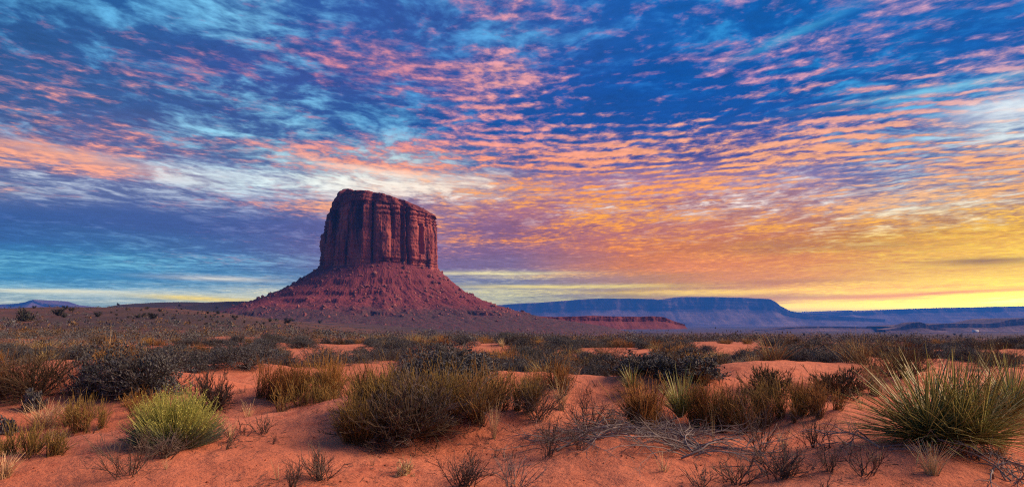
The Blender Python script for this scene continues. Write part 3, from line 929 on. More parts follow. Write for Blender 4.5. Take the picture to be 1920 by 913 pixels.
M = dict(
    sage_leaf=plant_material('grey_sage_leaf', (0.080, 0.084, 0.082), (0.115, 0.120, 0.120), (0.080, 0.074, 0.078)),
    sage_twig=plant_material('grey_sage_twig', (0.075, 0.060, 0.052), (0.12, 0.105, 0.098), (0.06, 0.045, 0.04)),
    olive_leaf=plant_material('olive_brush_leaf', (0.080, 0.062, 0.030), (0.150, 0.100, 0.045), (0.15, 0.075, 0.035)),
    olive_twig=plant_material('brown_brush_twig', (0.075, 0.048, 0.032), (0.13, 0.085, 0.050), (0.06, 0.042, 0.032)),
    rust_stem=plant_material('rust_broom_stem', (0.085, 0.045, 0.024), (0.400, 0.175, 0.045), (0.24, 0.155, 0.050)),  # rust stem colour; dark foot and orange ends also paint inner shade, lit tips
    olive_stem=plant_material('olive_broom_stem', (0.070, 0.047, 0.026), (0.270, 0.170, 0.046), (0.27, 0.120, 0.038)),
    dead_twig=plant_material('dead_twig', (0.085, 0.055, 0.045), (0.14, 0.100, 0.082), (0.06, 0.045, 0.042)),
    grey_wood=plant_material('weathered_wood', (0.19, 0.155, 0.14), (0.27, 0.23, 0.205), (0.12, 0.09, 0.08)),
    straw=plant_material('dry_straw', (0.42, 0.30, 0.15), (0.68, 0.52, 0.28), (0.54, 0.34, 0.16), alt_amt=0.5),
    gold_grass=plant_material('gold_grass', (0.24, 0.165, 0.062), (0.44, 0.320, 0.11), (0.36, 0.20, 0.07)),
    yucca=plant_material('yucca_blade', (0.180, 0.200, 0.052), (0.260, 0.265, 0.075), (0.430, 0.360, 0.130), rough=0.5, alt_amt=0.55, spec=0.4),
    yucca_dead=plant_material('dead_yucca_blade', (0.40, 0.30, 0.17), (0.33, 0.24, 0.15), (0.22, 0.16, 0.12)),
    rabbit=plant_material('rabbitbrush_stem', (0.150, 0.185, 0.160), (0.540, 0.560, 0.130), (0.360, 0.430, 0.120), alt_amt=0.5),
    rabbit_head=plant_material('rabbitbrush_seed_head', (0.50, 0.48, 0.10), (0.60, 0.55, 0.16), (0.46, 0.38, 0.12)),
    juniper=plant_material('dark_juniper', (0.040, 0.044, 0.036), (0.060, 0.062, 0.045), (0.035, 0.032, 0.030)),
)

def norm_parts(parts, w, h):
    """scale meshes together so that the plant is w wide and h high, standing on z = 0"""
    allv = np.concatenate([np.concatenate(p.v) for p in parts])
    hx = np.percentile(np.abs(allv[:, 0]), 98); hy = np.percentile(np.abs(allv[:, 1]), 98); hz = np.percentile(allv[:, 2], 99)
    f = np.array([w / 2 / hx, w / 2 / hy, h / hz])
    for p in parts: p.v = [v * f for v in p.v]

def bush_meshes(kind, w, h, rng, q=1.0, leaf=None, twig_r=None):
    """branching shrub: a dome of woody stems, twigs and small leaves; q is the amount of detail"""
    tw, lf = Mesh(), Mesh()
    n0 = max(9, int(26 * q ** 0.5))
    sp = {'sage': 1.04, 'olive': 0.95}.get(kind, 0.85)
    b = rng.normal(size=(n0, 3)) * [w * 0.05, w * 0.05, 0]; b[:, 2] = -0.05
    A = lines(b, dome_dirs(n0, rng, sp, 0.1), (0.42 + 0.18 * rng.rand(n0)) * w * 0.62, 4, rng, wander=0.16)
    r = twig_r or 0.006
    tw.tubes(A, taper(n0, 4, r * 1.7, r, rng))
    n1 = int(170 * q)
    p, d = at_along(A, rng, n1, 0.25)
    dd = d + rng.normal(size=(n1, 3)) * 0.55 + [0, 0, 0.12]
    B = lines(p, dd, (0.16 + 0.22 * rng.rand(n1)) * w, 4, rng, wander=0.20)
    tw.tubes(B, taper(n1, 4, r, r * 0.5, rng))
    n2 = int(620 * q)
    p, d = at_along(B, rng, n2, 0.25)
    dd = d + rng.normal(size=(n2, 3)) * 0.6 + [0, 0, 0.35]
    C = lines(p, dd, (0.06 + 0.10 * rng.rand(n2)) * w, 3, rng, wander=0.16)
    tw.tubes(C, taper(n2, 3, r * 0.62, r * 0.32, rng))
    n3 = int((3000 if kind == 'sage' else 1500) * q)
    p, d = at_along(C, rng, n3, 0.15)
    size = leaf or 0.018 * w
    if kind == 'sage':
        lf.leaves(p, np.full(n3, size), rng, up=0.5, long=2.2)
        # leafy cushions that close the crown into rounded lumps
        nl = 11
        lc = dome_dirs(nl, rng, 1.0, 0.0) * (w * (0.26 + 0.14 * rng.rand(nl)))[:, None]
        lr = w * (0.11 + 0.08 * rng.rand(nl))
        n4 = int(2600 * q)
        i = rng.randint(nl, size=n4)
        u = rng.normal(size=(n4, 3)); u[:, 2] = np.abs(u[:, 2]) * 0.9 - 0.15; u /= np.linalg.norm(u, axis=1)[:, None]
        pt = lc[i] + u * (lr[i] * (0.80 + 0.22 * rng.rand(n4)))[:, None]
        pt[:, 2] = np.maximum(pt[:, 2], 0.02 * w)
        lf.leaves(pt, np.full(n4, size), rng, up=0.3, long=1.9)
    else:
        D = lines(p, d + rng.normal(size=(n3, 3)) * 0.35 + [0, 0, 0.7], np.full(n3, size * 3.2), 2, rng)
        lf.blades(D, np.stack([np.full(n3, size * 0.26), np.full(n3, size * 0.12)], 1), rng)
    norm_parts([tw, lf], w, h)
    return tw, lf

def broom_mesh(w, h, rng, n, r=0.0035, spread=0.8, wander=0.13, forks=2.0, foot=0.36):
    """upright fine stems rising from a spreading foot, with forked side shoots"""
    m = Mesh()
    # several ragged tufts standing together
    K = max(3, int(4 + w * 6))
    ta = rng.rand(K) * 6.283; tr_ = np.sqrt(rng.rand(K)) * w * foot
    tc = np.stack([tr_ * np.cos(ta), tr_ * np.sin(ta)], -1); tq = tr_ / (w * foot)
    th_ = (1 - 0.30 * tq ** 2) * (0.55 + 0.45 * rng.rand(K)); tl = rng.normal(size=(K, 2)) * 0.16 + tc / (w * foot) * 0.30 * spread
    i = rng.randint(K, size=n)
    ra = rng.rand(n) * 6.283; rq = np.sqrt(rng.rand(n)); rr = rq * w * 0.06
    b = np.stack([tc[i, 0] + rr * np.cos(ra), tc[i, 1] + rr * np.sin(ra), np.full(n, -0.04)], -1)
    d = dome_dirs(n, rng, spread * 0.62, 0.15); d /= np.linalg.norm(d, axis=1)[:, None]; d[:, :2] += tl[i]
    A = lines(b, d, h * th_[i] * (0.35 + 0.65 * rng.rand(n)), 5, rng, wander=wander, lift=0.05)
    m.tubes(A, taper(n, 5, r * 1.3, r * 0.5, rng))
    n1 = int(n * forks)
    if n1:
        p, dd = at_along(A, rng, n1, 0.2, 0.9)
        B = lines(p, dd + rng.normal(size=(n1, 3)) * 0.38 + [0, 0, 0.12], h * (0.12 + 0.26 * rng.rand(n1)), 4, rng, wander=wander * 1.3, lift=0.06)
        m.tubes(B, taper(n1, 4, r * 0.8, r * 0.35, rng))
        n2 = int(n * forks)
        p, dd = at_along(B, rng, n2, 0.2, 0.9)
        B = lines(p, dd + rng.normal(size=(n2, 3)) * 0.40 + [0, 0, 0.15], h * (0.06 + 0.10 * rng.rand(n2)), 3, rng, wander=wander)
        m.tubes(B, taper(n2, 3, r * 0.6, r * 0.3, rng))
    norm_parts([m], w, h)
    return m

def grass_mesh(w, h, rng, n, wid=0.0025, spread=0.45, droop=0.25, foot=0.12):
    m = Mesh()
    th = rng.rand(n) * 6.283; rr = np.sqrt(rng.rand(n)) * w * foot
    b = np.stack([rr * np.cos(th), rr * np.sin(th), np.full(n, -0.02)], -1)
    A = lines(b, dome_dirs(n, rng, spread, 0.2), h * (0.5 + 0.6 * rng.rand(n)), 6, rng, wander=0.06, droop=droop)
    m.blades(A, taper(n, 6, wid, wid * 0.25, rng), rng)
    norm_parts([m], w, h)
    return m

def dead_shrub_mesh(w, h, rng, n0=9, q=1.0, r=0.0036, spread=0.62):
    """bare branching twigs"""
    m = Mesh()
    b = rng.normal(size=(n0, 3)) * [w * 0.07, w * 0.07, 0]; b[:, 2] = -0.04
    A = lines(b, dome_dirs(n0, rng, spread, 0.15), h * (0.6 + 0.5 * rng.rand(n0)), 6, rng, wander=0.16)
    m.tubes(A, taper(n0, 6, r * 1.5, r * 0.6, rng), 4)
    n0 = n0
    n1 = int(n0 * 6 * q)
    p, d = at_along(A, rng, n1, 0.15, 0.95)
    B = lines(p, d + rng.normal(size=(n1, 3)) * 0.45 + [0, 0, 0.12], h * (0.18 + 0.34 * rng.rand(n1)), 5, rng, wander=0.16, lift=0.03)
    m.tubes(B, taper(n1, 5, r * 0.8, r * 0.4, rng))
    n2 = int(n0 * 18 * q)
    p, d = at_along(B, rng, n2, 0.2, 0.95)
    C = lines(p, d + rng.normal(size=(n2, 3)) * 0.40 + [0, 0, 0.1], h * (0.06 + 0.16 * rng.rand(n2)), 3, rng, wander=0.14)
    m.tubes(C, taper(n2, 3, r * 0.5, r * 0.28, rng))
    norm_parts([m], w, h)
    return m

# ------------------------------------------------------------------ plants: placing
PLACED = []                                  # (x, y, radius) of plants set by hand
def spot(px, py):
    p, dist = ground_hit(px, py)
    return p, dist

def plant(name, label, cat, px, py, group=None):
    p, dist = spot(px, py)
    o = obj(name, None, loc=p, label=label, category=cat)
    if group: o['group'] = group
    o.rotation_euler = (0, 0, random.Random(int(px * 7 + py)).random() * 6.28)
    return o, dist / F_PX, p

def part(root, name, m, mat, **k):
    return obj(name, m.mesh(name, mat) if isinstance(m, Mesh) else m, root, kind='stuff', **k)

def add_bush(px, py, wp, hp, label, kind='sage', q=1.0, name=None, cat='shrub', seed=None, leaf_mat=None, twig_mat=None, leaf=None):
    rng = np.random.RandomState(seed if seed is not None else int(px * 3 + py))
    root, s, p = plant(name or 'sagebrush', label, cat, px, py)
    w, h = wp * s, hp * s
    tw, lf = bush_meshes(kind, w, h, rng, q, leaf=leaf or 0.020, twig_r=0.006)
    part(root, 'twigs', tw, twig_mat or M['sage_twig' if kind == 'sage' else 'olive_twig'])
    part(root, 'foliage', lf, leaf_mat or M['sage_leaf' if kind == 'sage' else 'olive_leaf'])
    PLACED.append((p[0], p[1], w / 2))

def add_broom(px, py, wp, hp, label, n=260, mat='rust_stem', spread=0.8, forks=2.4, r=0.0034, foot=0.36, name='broom_shrub'):
    rng = np.random.RandomState(int(px * 3 + py))
    root, s, p = plant(name, label, 'shrub', px, py)
    part(root, 'stems', broom_mesh(wp * s, hp * s, rng, n, r=r, spread=spread, forks=forks, foot=foot), M[mat])
    PLACED.append((p[0], p[1], wp * s / 2))

def add_grass(px, py, wp, hp, label, n=120, mat='straw', spread=0.45, droop=0.25, name='grass_tuft', foot=0.12, wid=0.0028):
    rng = np.random.RandomState(int(px * 3 + py))
    root, s, p = plant(name, label, 'grass', px, py)
    part(root, 'blades', grass_mesh(wp * s, hp * s, rng, n, spread=spread, droop=droop, foot=foot, wid=wid), M[mat])
    PLACED.append((p[0], p[1], wp * s / 3))

def add_dead(px, py, wp, hp, label, n0=9, q=1.0, mat='dead_twig', spread=0.62, r=0.0034, name='dead_shrub'):
    rng = np.random.RandomState(int(px * 3 + py))
    root, s, p = plant(name, label, 'shrub', px, py)
    part(root, 'twigs', dead_shrub_mesh(wp * s, hp * s, rng, n0, q, r=r, spread=spread), M[mat])
    PLACED.append((p[0], p[1], wp * s / 3))

# ---- yucca: every blade a part
def yucca_blades(mat, count=8):
    res = []
    rng = np.random.RandomState(77)
    for k in range(count):
        s = 6
        t = np.linspace(0, 1, s)
        bend = (k / (count - 1)) * 0.34
        x = t - bend * 0.25 * t ** 2
        z = -bend * t ** 2 * 0.75
        y = 0.03 * (rng.rand() - 0.5) * t ** 2
        w = np.interp(t, [0, 0.06, 0.35, 0.75, 1], [0.014, 0.0105, 0.0085, 0.006, 0.0006])
        up = np.stack([bend * t * 0.8, 0 * t, np.ones(s)], -1)
        c = np.stack([x, y, z], -1)
        side = np.array([0, 1.0, 0])
        ring = np.stack([c + side * w[:, None] + up * w[:, None] * 0.45, c - up * w[:, None] * 0.15, c - side * w[:, None] + up * w[:, None] * 0.45,
                         c - up * w[:, None] * 0.42], 1)
        q = []
        for j in range(s - 1):
            for e in range(4): q.append((j * 4 + e, j * 4 + (e + 1) % 4, j * 4 + 4 + (e + 1) % 4, j * 4 + 4 + e))
        res.append(new_mesh('blade', ring, quads=q, mat=mat, smooth=True, attrs={'tip': np.repeat(t, 4)}))
    return res
BLADES = yucca_blades(M['yucca']); DEAD_BLADES = yucca_blades(M['yucca_dead'])

def add_yucca(px, py, wp, hp, label, n=180, dead=25, heads=1, low=0.06, extra=0):
    rng = np.random.RandomState(int(px * 3 + py))
    root, s, p = plant('yucca', label, 'yucca', px, py)
    root.rotation_euler = (0, 0, 0)
    w, h = wp * s, hp * s
    cen = [(0, 0)] if heads == 1 else [((k - (heads - 1) / 2) * w * 0.085 + rng.normal() * 0.03, rng.normal() * w * 0.06) for k in range(heads)]
    bulk, bq, ba, bn = [], [], [], 0
    for k in range(n + dead + extra):
        cx, cy = cen[k % len(cen)]
        d = n <= k < n + dead
        if d: el = -0.20 + 0.35 * rng.rand()
        else: el = math.asin(low + (0.995 - low) * rng.rand() ** 0.85)
        az = rng.rand() * 6.283
        L = (w / 2 * math.cos(el) ** 2 + h * max(math.sin(el), 0) ** 2) * (0.55 + 0.47 * rng.rand()) / (1.0 - 0.10)
        if d: L *= 0.55
        L = max(L, 0.08)
        bl = (DEAD_BLADES if d else BLADES)[min(7, int(rng.rand() * (8 if el < 0.9 else 5)))]
        if k >= n + dead:                          # the rest of the blades, joined
            co = np.empty(len(bl.vertices) * 3, np.float32); bl.vertices.foreach_get('co', co)
            f = np.empty(len(bl.loops), np.int32); bl.loops.foreach_get('vertex_index', f)
            sc = np.array([L, L * 0.55 + 0.32, L * 0.55 + 0.32]); p0 = co.reshape(-1, 3) * sc
            c1, s1, c2, s2 = math.cos(-el), math.sin(-el), math.cos(az), math.sin(az)
            x1, z1 = p0[:, 0] * c1 + p0[:, 2] * s1, -p0[:, 0] * s1 + p0[:, 2] * c1
            bulk.append(np.stack([x1 * c2 - p0[:, 1] * s2 + cx, x1 * s2 + p0[:, 1] * c2 + cy, z1 + 0.08], -1))
            bq.append(f.reshape(-1, 4) + bn); bn += len(p0); ba.append(np.repeat(np.linspace(0, 1, 6), 4))
            continue
        o = obj('dead_blade' if d else 'blade', bl, root, loc=(cx + math.cos(az) * 0.03, cy + math.sin(az) * 0.03, 0.07 + 0.05 * rng.rand()))
        o.scale = (L, L * 0.55 + 0.32, L * 0.55 + 0.32)
        o.rotation_euler = (0, -el, az)
    if bulk:
        obj('inner_blades', new_mesh('inner_blades', np.concatenate(bulk), quads=np.concatenate(bq), mat=M['yucca'], smooth=True,
                                     attrs={'tip': np.concatenate(ba)}), root, kind='stuff')
    PLACED.append((p[0], p[1], w / 2))
    return root

# ------------------------------------------------------------------ plants of the foreground
def add_rabbitbrush(px, py, wp, hp, label, n=2600):
    rng = np.random.RandomState(4)
    root, s, p = plant('rabbitbrush', label, 'shrub', px, py)
    w, h = wp * s, hp * s
    st, hd = Mesh(), Mesh()
    b = rng.normal(size=(n, 3)) * [0.055, 0.055, 0]; b[:, 2] = -0.03
    dirs = dome_dirs(n, rng, 1.0, 0.06)
    dn = dirs / np.linalg.norm(dirs, axis=1)[:, None]
    shell = 1 / np.sqrt((dn[:, 0] ** 2 + dn[:, 1] ** 2) / (w / 2) ** 2 + dn[:, 2] ** 2 / h ** 2)
    lump = 1 + 0.12 * fbm(np.arctan2(dn[:, 1], dn[:, 0]) * 1.6, dn[:, 2] * 3, 2, 9)
    A = lines(b, dirs, shell * lump * (0.62 + 0.42 * rng.rand(n)), 5, rng, wander=0.05, lift=0.12)
    st.tubes(A, taper(n, 5, 0.0042, 0.0018, rng))
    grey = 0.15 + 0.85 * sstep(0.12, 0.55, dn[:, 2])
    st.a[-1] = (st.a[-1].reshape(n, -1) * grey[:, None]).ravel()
    n1 = int(n * 1.6)
    p1, d1 = at_along(A, rng, n1, 0.45, 0.95)
    B = lines(p1, d1 + rng.normal(size=(n1, 3)) * 0.22 + [0, 0, 0.25], 0.07 + 0.10 * rng.rand(n1), 3, rng, wander=0.06)
    st.tubes(B, taper(n1, 3, 0.0026, 0.0015, rng))
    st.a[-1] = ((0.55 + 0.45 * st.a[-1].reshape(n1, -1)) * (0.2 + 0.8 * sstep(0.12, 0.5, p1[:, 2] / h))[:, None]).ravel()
    tips = np.concatenate([A[dn[:, 2] > 0.30][:, -1], B[B[:, -1, 2] > h * 0.55][:, -1]])
    tips = tips[rng.rand(len(tips)) < 0.45]
    c = np.repeat(tips, 5, 0) + rng.normal(size=(len(tips) * 5, 3)) * 0.006
    hd.leaves(c, np.full(len(c), 0.0058), rng, up=0.8, long=1.7)
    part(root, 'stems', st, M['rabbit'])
    part(root, 'seed_heads', hd, M['rabbit_head'])
    PLACED.append((p[0], p[1], w / 2))

random.seed(3)
add_rabbitbrush(326, 836, 168, 100, 'round yellow-green rabbitbrush on the bare red sand at left')
add_yucca(1768, 838, 305, 150, 'largest spiky green yucca, on the red sand at the right', n=295, dead=60, heads=4, extra=800)
add_yucca(1905, 786, 180, 100, 'yucca cut by the right edge, behind the largest yucca', n=200, dead=10, heads=2, extra=300)
add_yucca(1185, 738, 46, 46, 'smallest yucca, a round green tuft in mid-sand right of centre', n=110, dead=4, low=0.15, extra=60)
add_yucca(1276, 792, 66, 95, 'narrow upright pale green yucca beside rust-coloured stems', n=130, dead=8, low=0.62, extra=90)

# left
add_bush(66, 742, 150, 80, 'olive brown bush with rusty tips at the far left edge', 'olive', 1.6, 'brush', leaf=0.016)
add_bush(190, 735, 96, 66, 'grey twiggy sagebrush left of the big charcoal sagebrush', 'sage', 1.1)
add_bush(280, 740, 140, 76, 'big charcoal grey sagebrush behind the rabbitbrush', 'sage', 2.0)
add_bush(398, 768, 84, 66, 'brown grey bush just right of and behind the rabbitbrush', 'olive', 0.8, 'brush', leaf=0.014, leaf_mat=M['sage_twig'])
add_bush(346, 696, 90, 36, 'low grey sagebrush behind the big charcoal sagebrush', 'sage', 0.9)
add_broom(18, 740, 60, 62, 'rust brown broom stems cut by the left edge of the view', 130)
add_broom(250, 772, 90, 36, 'low rust brown broom below the big charcoal sagebrush', 130)
add_bush(60, 768, 34, 30, 'small dark tuft of sagebrush on bare sand at left', 'sage', 0.35)
add_bush(10, 812, 26, 22, 'tiny grey sagebrush at the left edge beside pale grass', 'sage', 0.25)
add_grass(84, 800, 78, 44, 'pale straw grass tuft left of the rusty clump', 150)
add_broom(150, 800, 90, 50, 'rusty clump mixed with straw on the bank at left', 170, 'olive_stem')
add_grass(140, 803, 40, 66, 'tall drooping dry grass stalks on the bank at left', 16, spread=0.35, droop=0.9, wid=0.004)
add_broom(40, 858, 120, 54, 'brown broom clump low on the left edge', 210, 'olive_stem')
add_grass(4, 896, 60, 40, 'pale grass tuft in the bottom left corner', 120)
add_dead(238, 893, 112, 80, 'bare dark twiggy shrub below and left of the rabbitbrush', 16, 1.2)
add_dead(306, 858, 84, 44, 'low dead twigs at the foot of the rabbitbrush', 14, 1.2)
add_grass(432, 828, 24, 46, 'thin dry grass sprig right of the rabbitbrush', 22, spread=0.3)
add_dead(436, 826, 26, 24, 'tiny dead twig cluster under the thin grass sprig', 6, 0.7)
# rusty stand left of centre
add_broom(520, 742, 110, 64, 'rust orange broom stand left of the dark central thicket', 330)
add_broom(596, 740, 105, 74, 'tall rust orange broom beside the dark central thicket', 340)
add_broom(566, 762, 130, 50, 'low dark twiggy fringe under the rust orange broom', 150, 'olive_stem', r=0.0045)
add_bush(610, 690, 120, 46, 'grey brown sagebrush behind the rust orange broom', 'sage', 0.8)
add_bush(440, 688, 110, 42, 'dark slate sagebrush mound left of the rust orange broom', 'sage', 1.3)
# central thicket
add_bush(745, 818, 205, 104, 'dark tangled thicket bush, largest of the central clump', 'olive', 2.4, 'brush', leaf=0.016, leaf_mat=M['sage_twig'])
add_broom(668, 828, 84, 92, 'dark olive broom at the left end of the central thicket', 230, 'olive_stem')
add_broom(790, 790, 170, 98, 'tall olive green broom in the middle of the central thicket', 480, 'olive_stem')
add_broom(880, 776, 160, 84, 'olive broom at the right half of the central thicket', 420, 'olive_stem')
add_broom(700, 760, 120, 80, 'olive gold broom behind the left end of the central thicket', 260, 'olive_stem')
add_bush(845, 712, 170, 62, 'slate sagebrush standing behind the central thicket', 'sage', 1.2)
add_broom(965, 760, 125, 66, 'rusty olive broom trailing right from the central thicket', 260, 'olive_stem')
add_broom(1030, 730, 100, 54, 'gold brown broom behind the trailing broom at centre', 200, 'rust_stem')
add_dead(800, 806, 200, 104, 'pale grey dead branches tangled in front of the central thicket', 34, 1.5, 'grey_wood', 0.85, 0.0034)
add_dead(905, 800, 80, 66, 'bare brown twigs at the right foot of the central thicket', 14, 1.0)
# centre right
add_grass(926, 822, 34, 76, 'upright straw tuft alone on the sand right of the thicket', 44, spread=0.28)
add_dead(1012, 790, 110, 84, 'brown bare shrub behind the straw tuft at centre', 24, 1.2)
add_dead(1098, 808, 96, 78, 'brown bare shrub between two straw tufts at centre', 20, 1.1)
add_grass(1052, 768, 52, 66, 'bright straw tuft with drooping heads behind bare shrubs', 80, spread=0.35, droop=0.6)
add_grass(1150, 806, 70, 56, 'pale straw tuft left of the dark rust broom', 110)
add_broom(1206, 806, 84, 88, 'dark rust broom left of the narrow upright yucca', 240, 'rust_stem', spread=0.4, foot=0.16)
add_grass(1242, 800, 44, 58, 'straw tuft between the dark rust broom and narrow yucca', 70)
add_broom(1318, 800, 58, 84, 'rust stems right against the narrow upright yucca', 220, 'rust_stem', spread=0.4)
add_broom(1386, 798, 110, 72, 'olive brown broom right of the rust stems', 330, 'olive_stem')
add_broom(1470, 782, 95, 62, 'gold olive broom on the sand mound right of centre', 280, 'olive_stem')
add_broom(1534, 770, 90, 56, 'brown broom at the crest of the right sand mound', 260, 'rust_stem')
add_bush(1440, 738, 110, 46, 'dark olive bush behind the right sand mound', 'olive', 1.0, 'brush')
add_bush(1572, 742, 100, 46, 'brown olive bush left of the largest yucca', 'olive', 1.0, 'brush')
add_grass(1338, 840, 26, 96, 'tall lone dry stalks with curled heads in front of olive broom', 12, spread=0.22, droop=0.7, wid=0.004)
add_grass(1640, 740, 70, 76, 'tall gold grass against the left side of the largest yucca', 120, 'gold_grass')
add_bush(1688, 706, 110, 62, 'olive brown bush behind the largest yucca', 'olive', 1.0, 'brush')
add_bush(1860, 690, 120, 50, 'dark olive bush on the sand near the right edge', 'olive', 0.9, 'brush')
add_broom(1310, 716, 40, 30, 'small round gold tuft before dark sagebrush right of centre', 110, 'rust_stem')
# green and gold grass behind the left-hand bushes, with thin dry flower stalks
add_grass(205, 662, 90, 26, 'yellow-green grass patch behind the grey sagebrush at left', 260, 'gold_grass', spread=0.6, foot=0.34, wid=0.006)
add_grass(60, 664, 80, 26, 'yellow-green grass patch behind the bush at the far left', 240, 'gold_grass', spread=0.6, foot=0.34, wid=0.006)
add_grass(140, 672, 60, 22, 'low gold grass between two yellow-green patches at left', 180, 'gold_grass', spread=0.6, foot=0.34, wid=0.006)
for sx, sy, sh, sl in ((98, 668, 46, 'thin pale flower stalk above the grass at the far left'), (204, 670, 58, 'tallest thin pale flower stalk at left, above the grass'),
                       (220, 668, 44, 'thin pale flower stalk just right of the tallest one'), (247, 668, 50, 'thin pale flower stalk above the charcoal sagebrush')):
    add_grass(sx, sy, 5, sh, sl, 3, 'straw', spread=0.10, droop=0.02, name='flower_stalk', wid=0.010)
add_bush(1150, 668, 90, 34, 'dark rusty brown bush in the sage belt right of centre', 'olive', 0.7, 'brush')
add_bush(1290, 706, 120, 40, 'wide dark slate sagebrush in front of a bare sand patch', 'sage', 1.0)
add_bush(1210, 700, 110, 36, 'slate sagebrush left of the wide dark one, right of centre', 'sage', 0.9)
add_bush(720, 676, 130, 30, 'long low slate sagebrush behind a bare sand patch at centre left', 'sage', 0.9)
# foreground bare twigs
add_dead(1424, 846, 96, 88, 'spreading bare twigs in front of the olive brown broom', 16, 1.0)
add_dead(1524, 838, 78, 68, 'upright fan of bare dark twigs on the sand slope', 14, 0.9, spread=0.5)
add_dead(1462, 896, 100, 62, 'thick clump of bare upright twigs near the bottom edge', 24, 1.0, spread=0.45)
add_dead(1556, 884, 44, 58, 'narrow bare upright twigs between two twig clumps', 12, 0.9, spread=0.4)
add_dead(1618, 890, 86, 58, 'low forked bare shrub left of the largest yucca', 9, 1.0)
add_dead(1384, 908, 90, 52, 'half-buried bare twigs at the bottom right of centre', 14, 0.9)
add_dead(1316, 912, 60, 46, 'thin bare twigs at the bottom edge below the driftwood', 9, 0.8)
add_grass(1747, 888, 62, 54, 'bright straw tuft under the largest yucca', 80)
add_grass(1875, 850, 80, 80, 'dry straw hanging at the right foot of the largest yucca', 90)
add_dead(1026, 856, 76, 84, 'bare upright twigs left of the driftwood tangle', 14, 1.0, spread=0.45)
add_dead(1088, 842, 60, 64, 'bare twigs at the upper end of the driftwood tangle', 12, 0.9)
add_dead(872, 912, 92, 56, 'dense dark twig clump at the bottom edge left of centre', 26, 1.0, spread=0.5)
add_dead(962, 916, 110, 70, 'sparse pale bare twigs at the bottom edge', 14, 0.8, 'grey_wood')
add_dead(604, 900, 90, 66, 'dark twiggy shrub on bare sand at the bottom left of centre', 20, 1.0, spread=0.6)
add_dead(548, 914, 44, 52, 'narrow dead shrub at the bottom edge beside another', 12, 0.9, spread=0.45)
add_grass(520, 900, 20, 60, 'few pale grass stalks left of the narrow dead shrub', 9, spread=0.2)
add_bush(756, 889, 38, 26, 'little dry tumbleweed lying on open sand', 'olive', 0.3, 'tumbleweed', leaf=0.010, leaf_mat=M['straw'], twig_mat=M['straw'])
add_dead(494, 812, 60, 34, 'broken dead twigs on the sand between rabbitbrush and thicket', 9, 0.8)
add_dead(720, 838, 110, 34, 'dead roots hanging from the sand bank under the thicket', 16, 0.9, spread=0.9)

# ---- driftwood: long grey branches lying on the sand
def add_driftwood(label, pts, n, spread, seed, length=(0.5, 1.6), name='dead_branches'):
    """each long branch of the heap a part of its own"""
    rng = np.random.RandomState(seed)
    P = [spot(*q)[0] for q in pts]
    root = obj(name, None, loc=P[0], label=label, category='branches')
    o0 = np.array(P[0])
    for k in range(n):
        f = rng.rand() * (len(P) - 1); i = min(int(f), len(P) - 2); f -= i
        c = P[i] * (1 - f) + P[i + 1] * f
        ax = (P[-1] - P[0]); ax[2] = 0; ax /= np.linalg.norm(ax)
        if rng.rand() < 0.5: ax = -ax
        d = ax + rng.normal(size=3) * [0.45, 0.45, 0.05]
        c = c + rng.normal(size=3) * [spread, spread, 0]
        L = length[0] + (length[1] - length[0]) * rng.rand() ** 1.5
        A = lines(c[None], d[None], np.array([L]), 9, rng, wander=0.24)
        base = height(A[..., 0], A[..., 1])
        t = np.linspace(0, 1, 9)
        A[..., 2] = base + 0.012 + 0.16 * rng.rand() * np.sin(math.pi * t) + 0.20 * rng.rand() ** 2 * t ** 2
        r = 0.0045 + 0.008 * rng.rand() ** 2
        m = Mesh()
        m.tubes(A - o0, taper(1, 9, r, r * 0.3, rng), 5)
        nb = rng.randint(5, 12)
        p, dd = at_along(A - o0, rng, nb, 0.25, 0.95)
        B = lines(p, dd + rng.normal(size=(nb, 3)) * [0.5, 0.5, 0.25] + [0, 0, 0.08], 0.10 + 0.30 * rng.rand(nb), 5, rng, wander=0.22)
        m.tubes(B, taper(nb, 5, r * 0.5, r * 0.2, rng), 3)
        obj('branch', m.mesh('branch', M['grey_wood']), root)
add_driftwood('heap of pale grey dead branches trailing over the sand right of centre', [(1050, 838), (1120, 822), (1180, 812), (1235, 806), (1290, 835), (1320, 868)], 130, 0.12, 61)
add_driftwood('grey dead branches sprawling below the largest yucca in the corner', [(1810, 842), (1850, 862), (1880, 890), (1905, 912)], 30, 0.09, 62, (0.4, 1.0))
add_driftwood('few thin dead branches beside the low forked shrub', [(1560, 850), (1640, 842), (1690, 846)], 8, 0.08, 63, (0.3, 0.8))

# ------------------------------------------------------------------ plants of the middle distance
def variants(fn, n): return [fn(np.random.RandomState(900 + k)) for k in range(n)]
def sage_variant(rng):
    tw, lf = bush_meshes('sage', 1.0, 0.44, rng, 1.5, leaf=0.0115, twig_r=0.004)
    return [('twigs', tw.mesh('twigs', M['sage_twig'])), ('foliage', lf.mesh('foliage', M['sage_leaf']))]
def olive_variant(rng):
    tw, lf = bush_meshes('olive', 1.0, 0.48, rng, 0.9, leaf=0.018, twig_r=0.005)
    return [('twigs', tw.mesh('twigs', M['olive_twig'])), ('foliage', lf.mesh('foliage', M['olive_leaf']))]
def rust_variant(rng): return [('stems', broom_mesh(1.0, 0.55, rng, 170, r=0.005).mesh('stems', M['rust_stem']))]
def gold_variant(rng): return [('blades', grass_mesh(1.0, 0.75, rng, 130, wid=0.007, spread=0.6, foot=0.2).mesh('blades', M['gold_grass']))]
def straw_variant(rng): return [('blades', grass_mesh(1.0, 0.9, rng, 90, wid=0.008, spread=0.5).mesh('blades', M['straw']))]
def small_yucca_variant(rng): return [('blades', grass_mesh(1.0, 0.9, rng, 120, wid=0.012, spread=0.75, droop=0.0).mesh('blades', M['yucca']))]
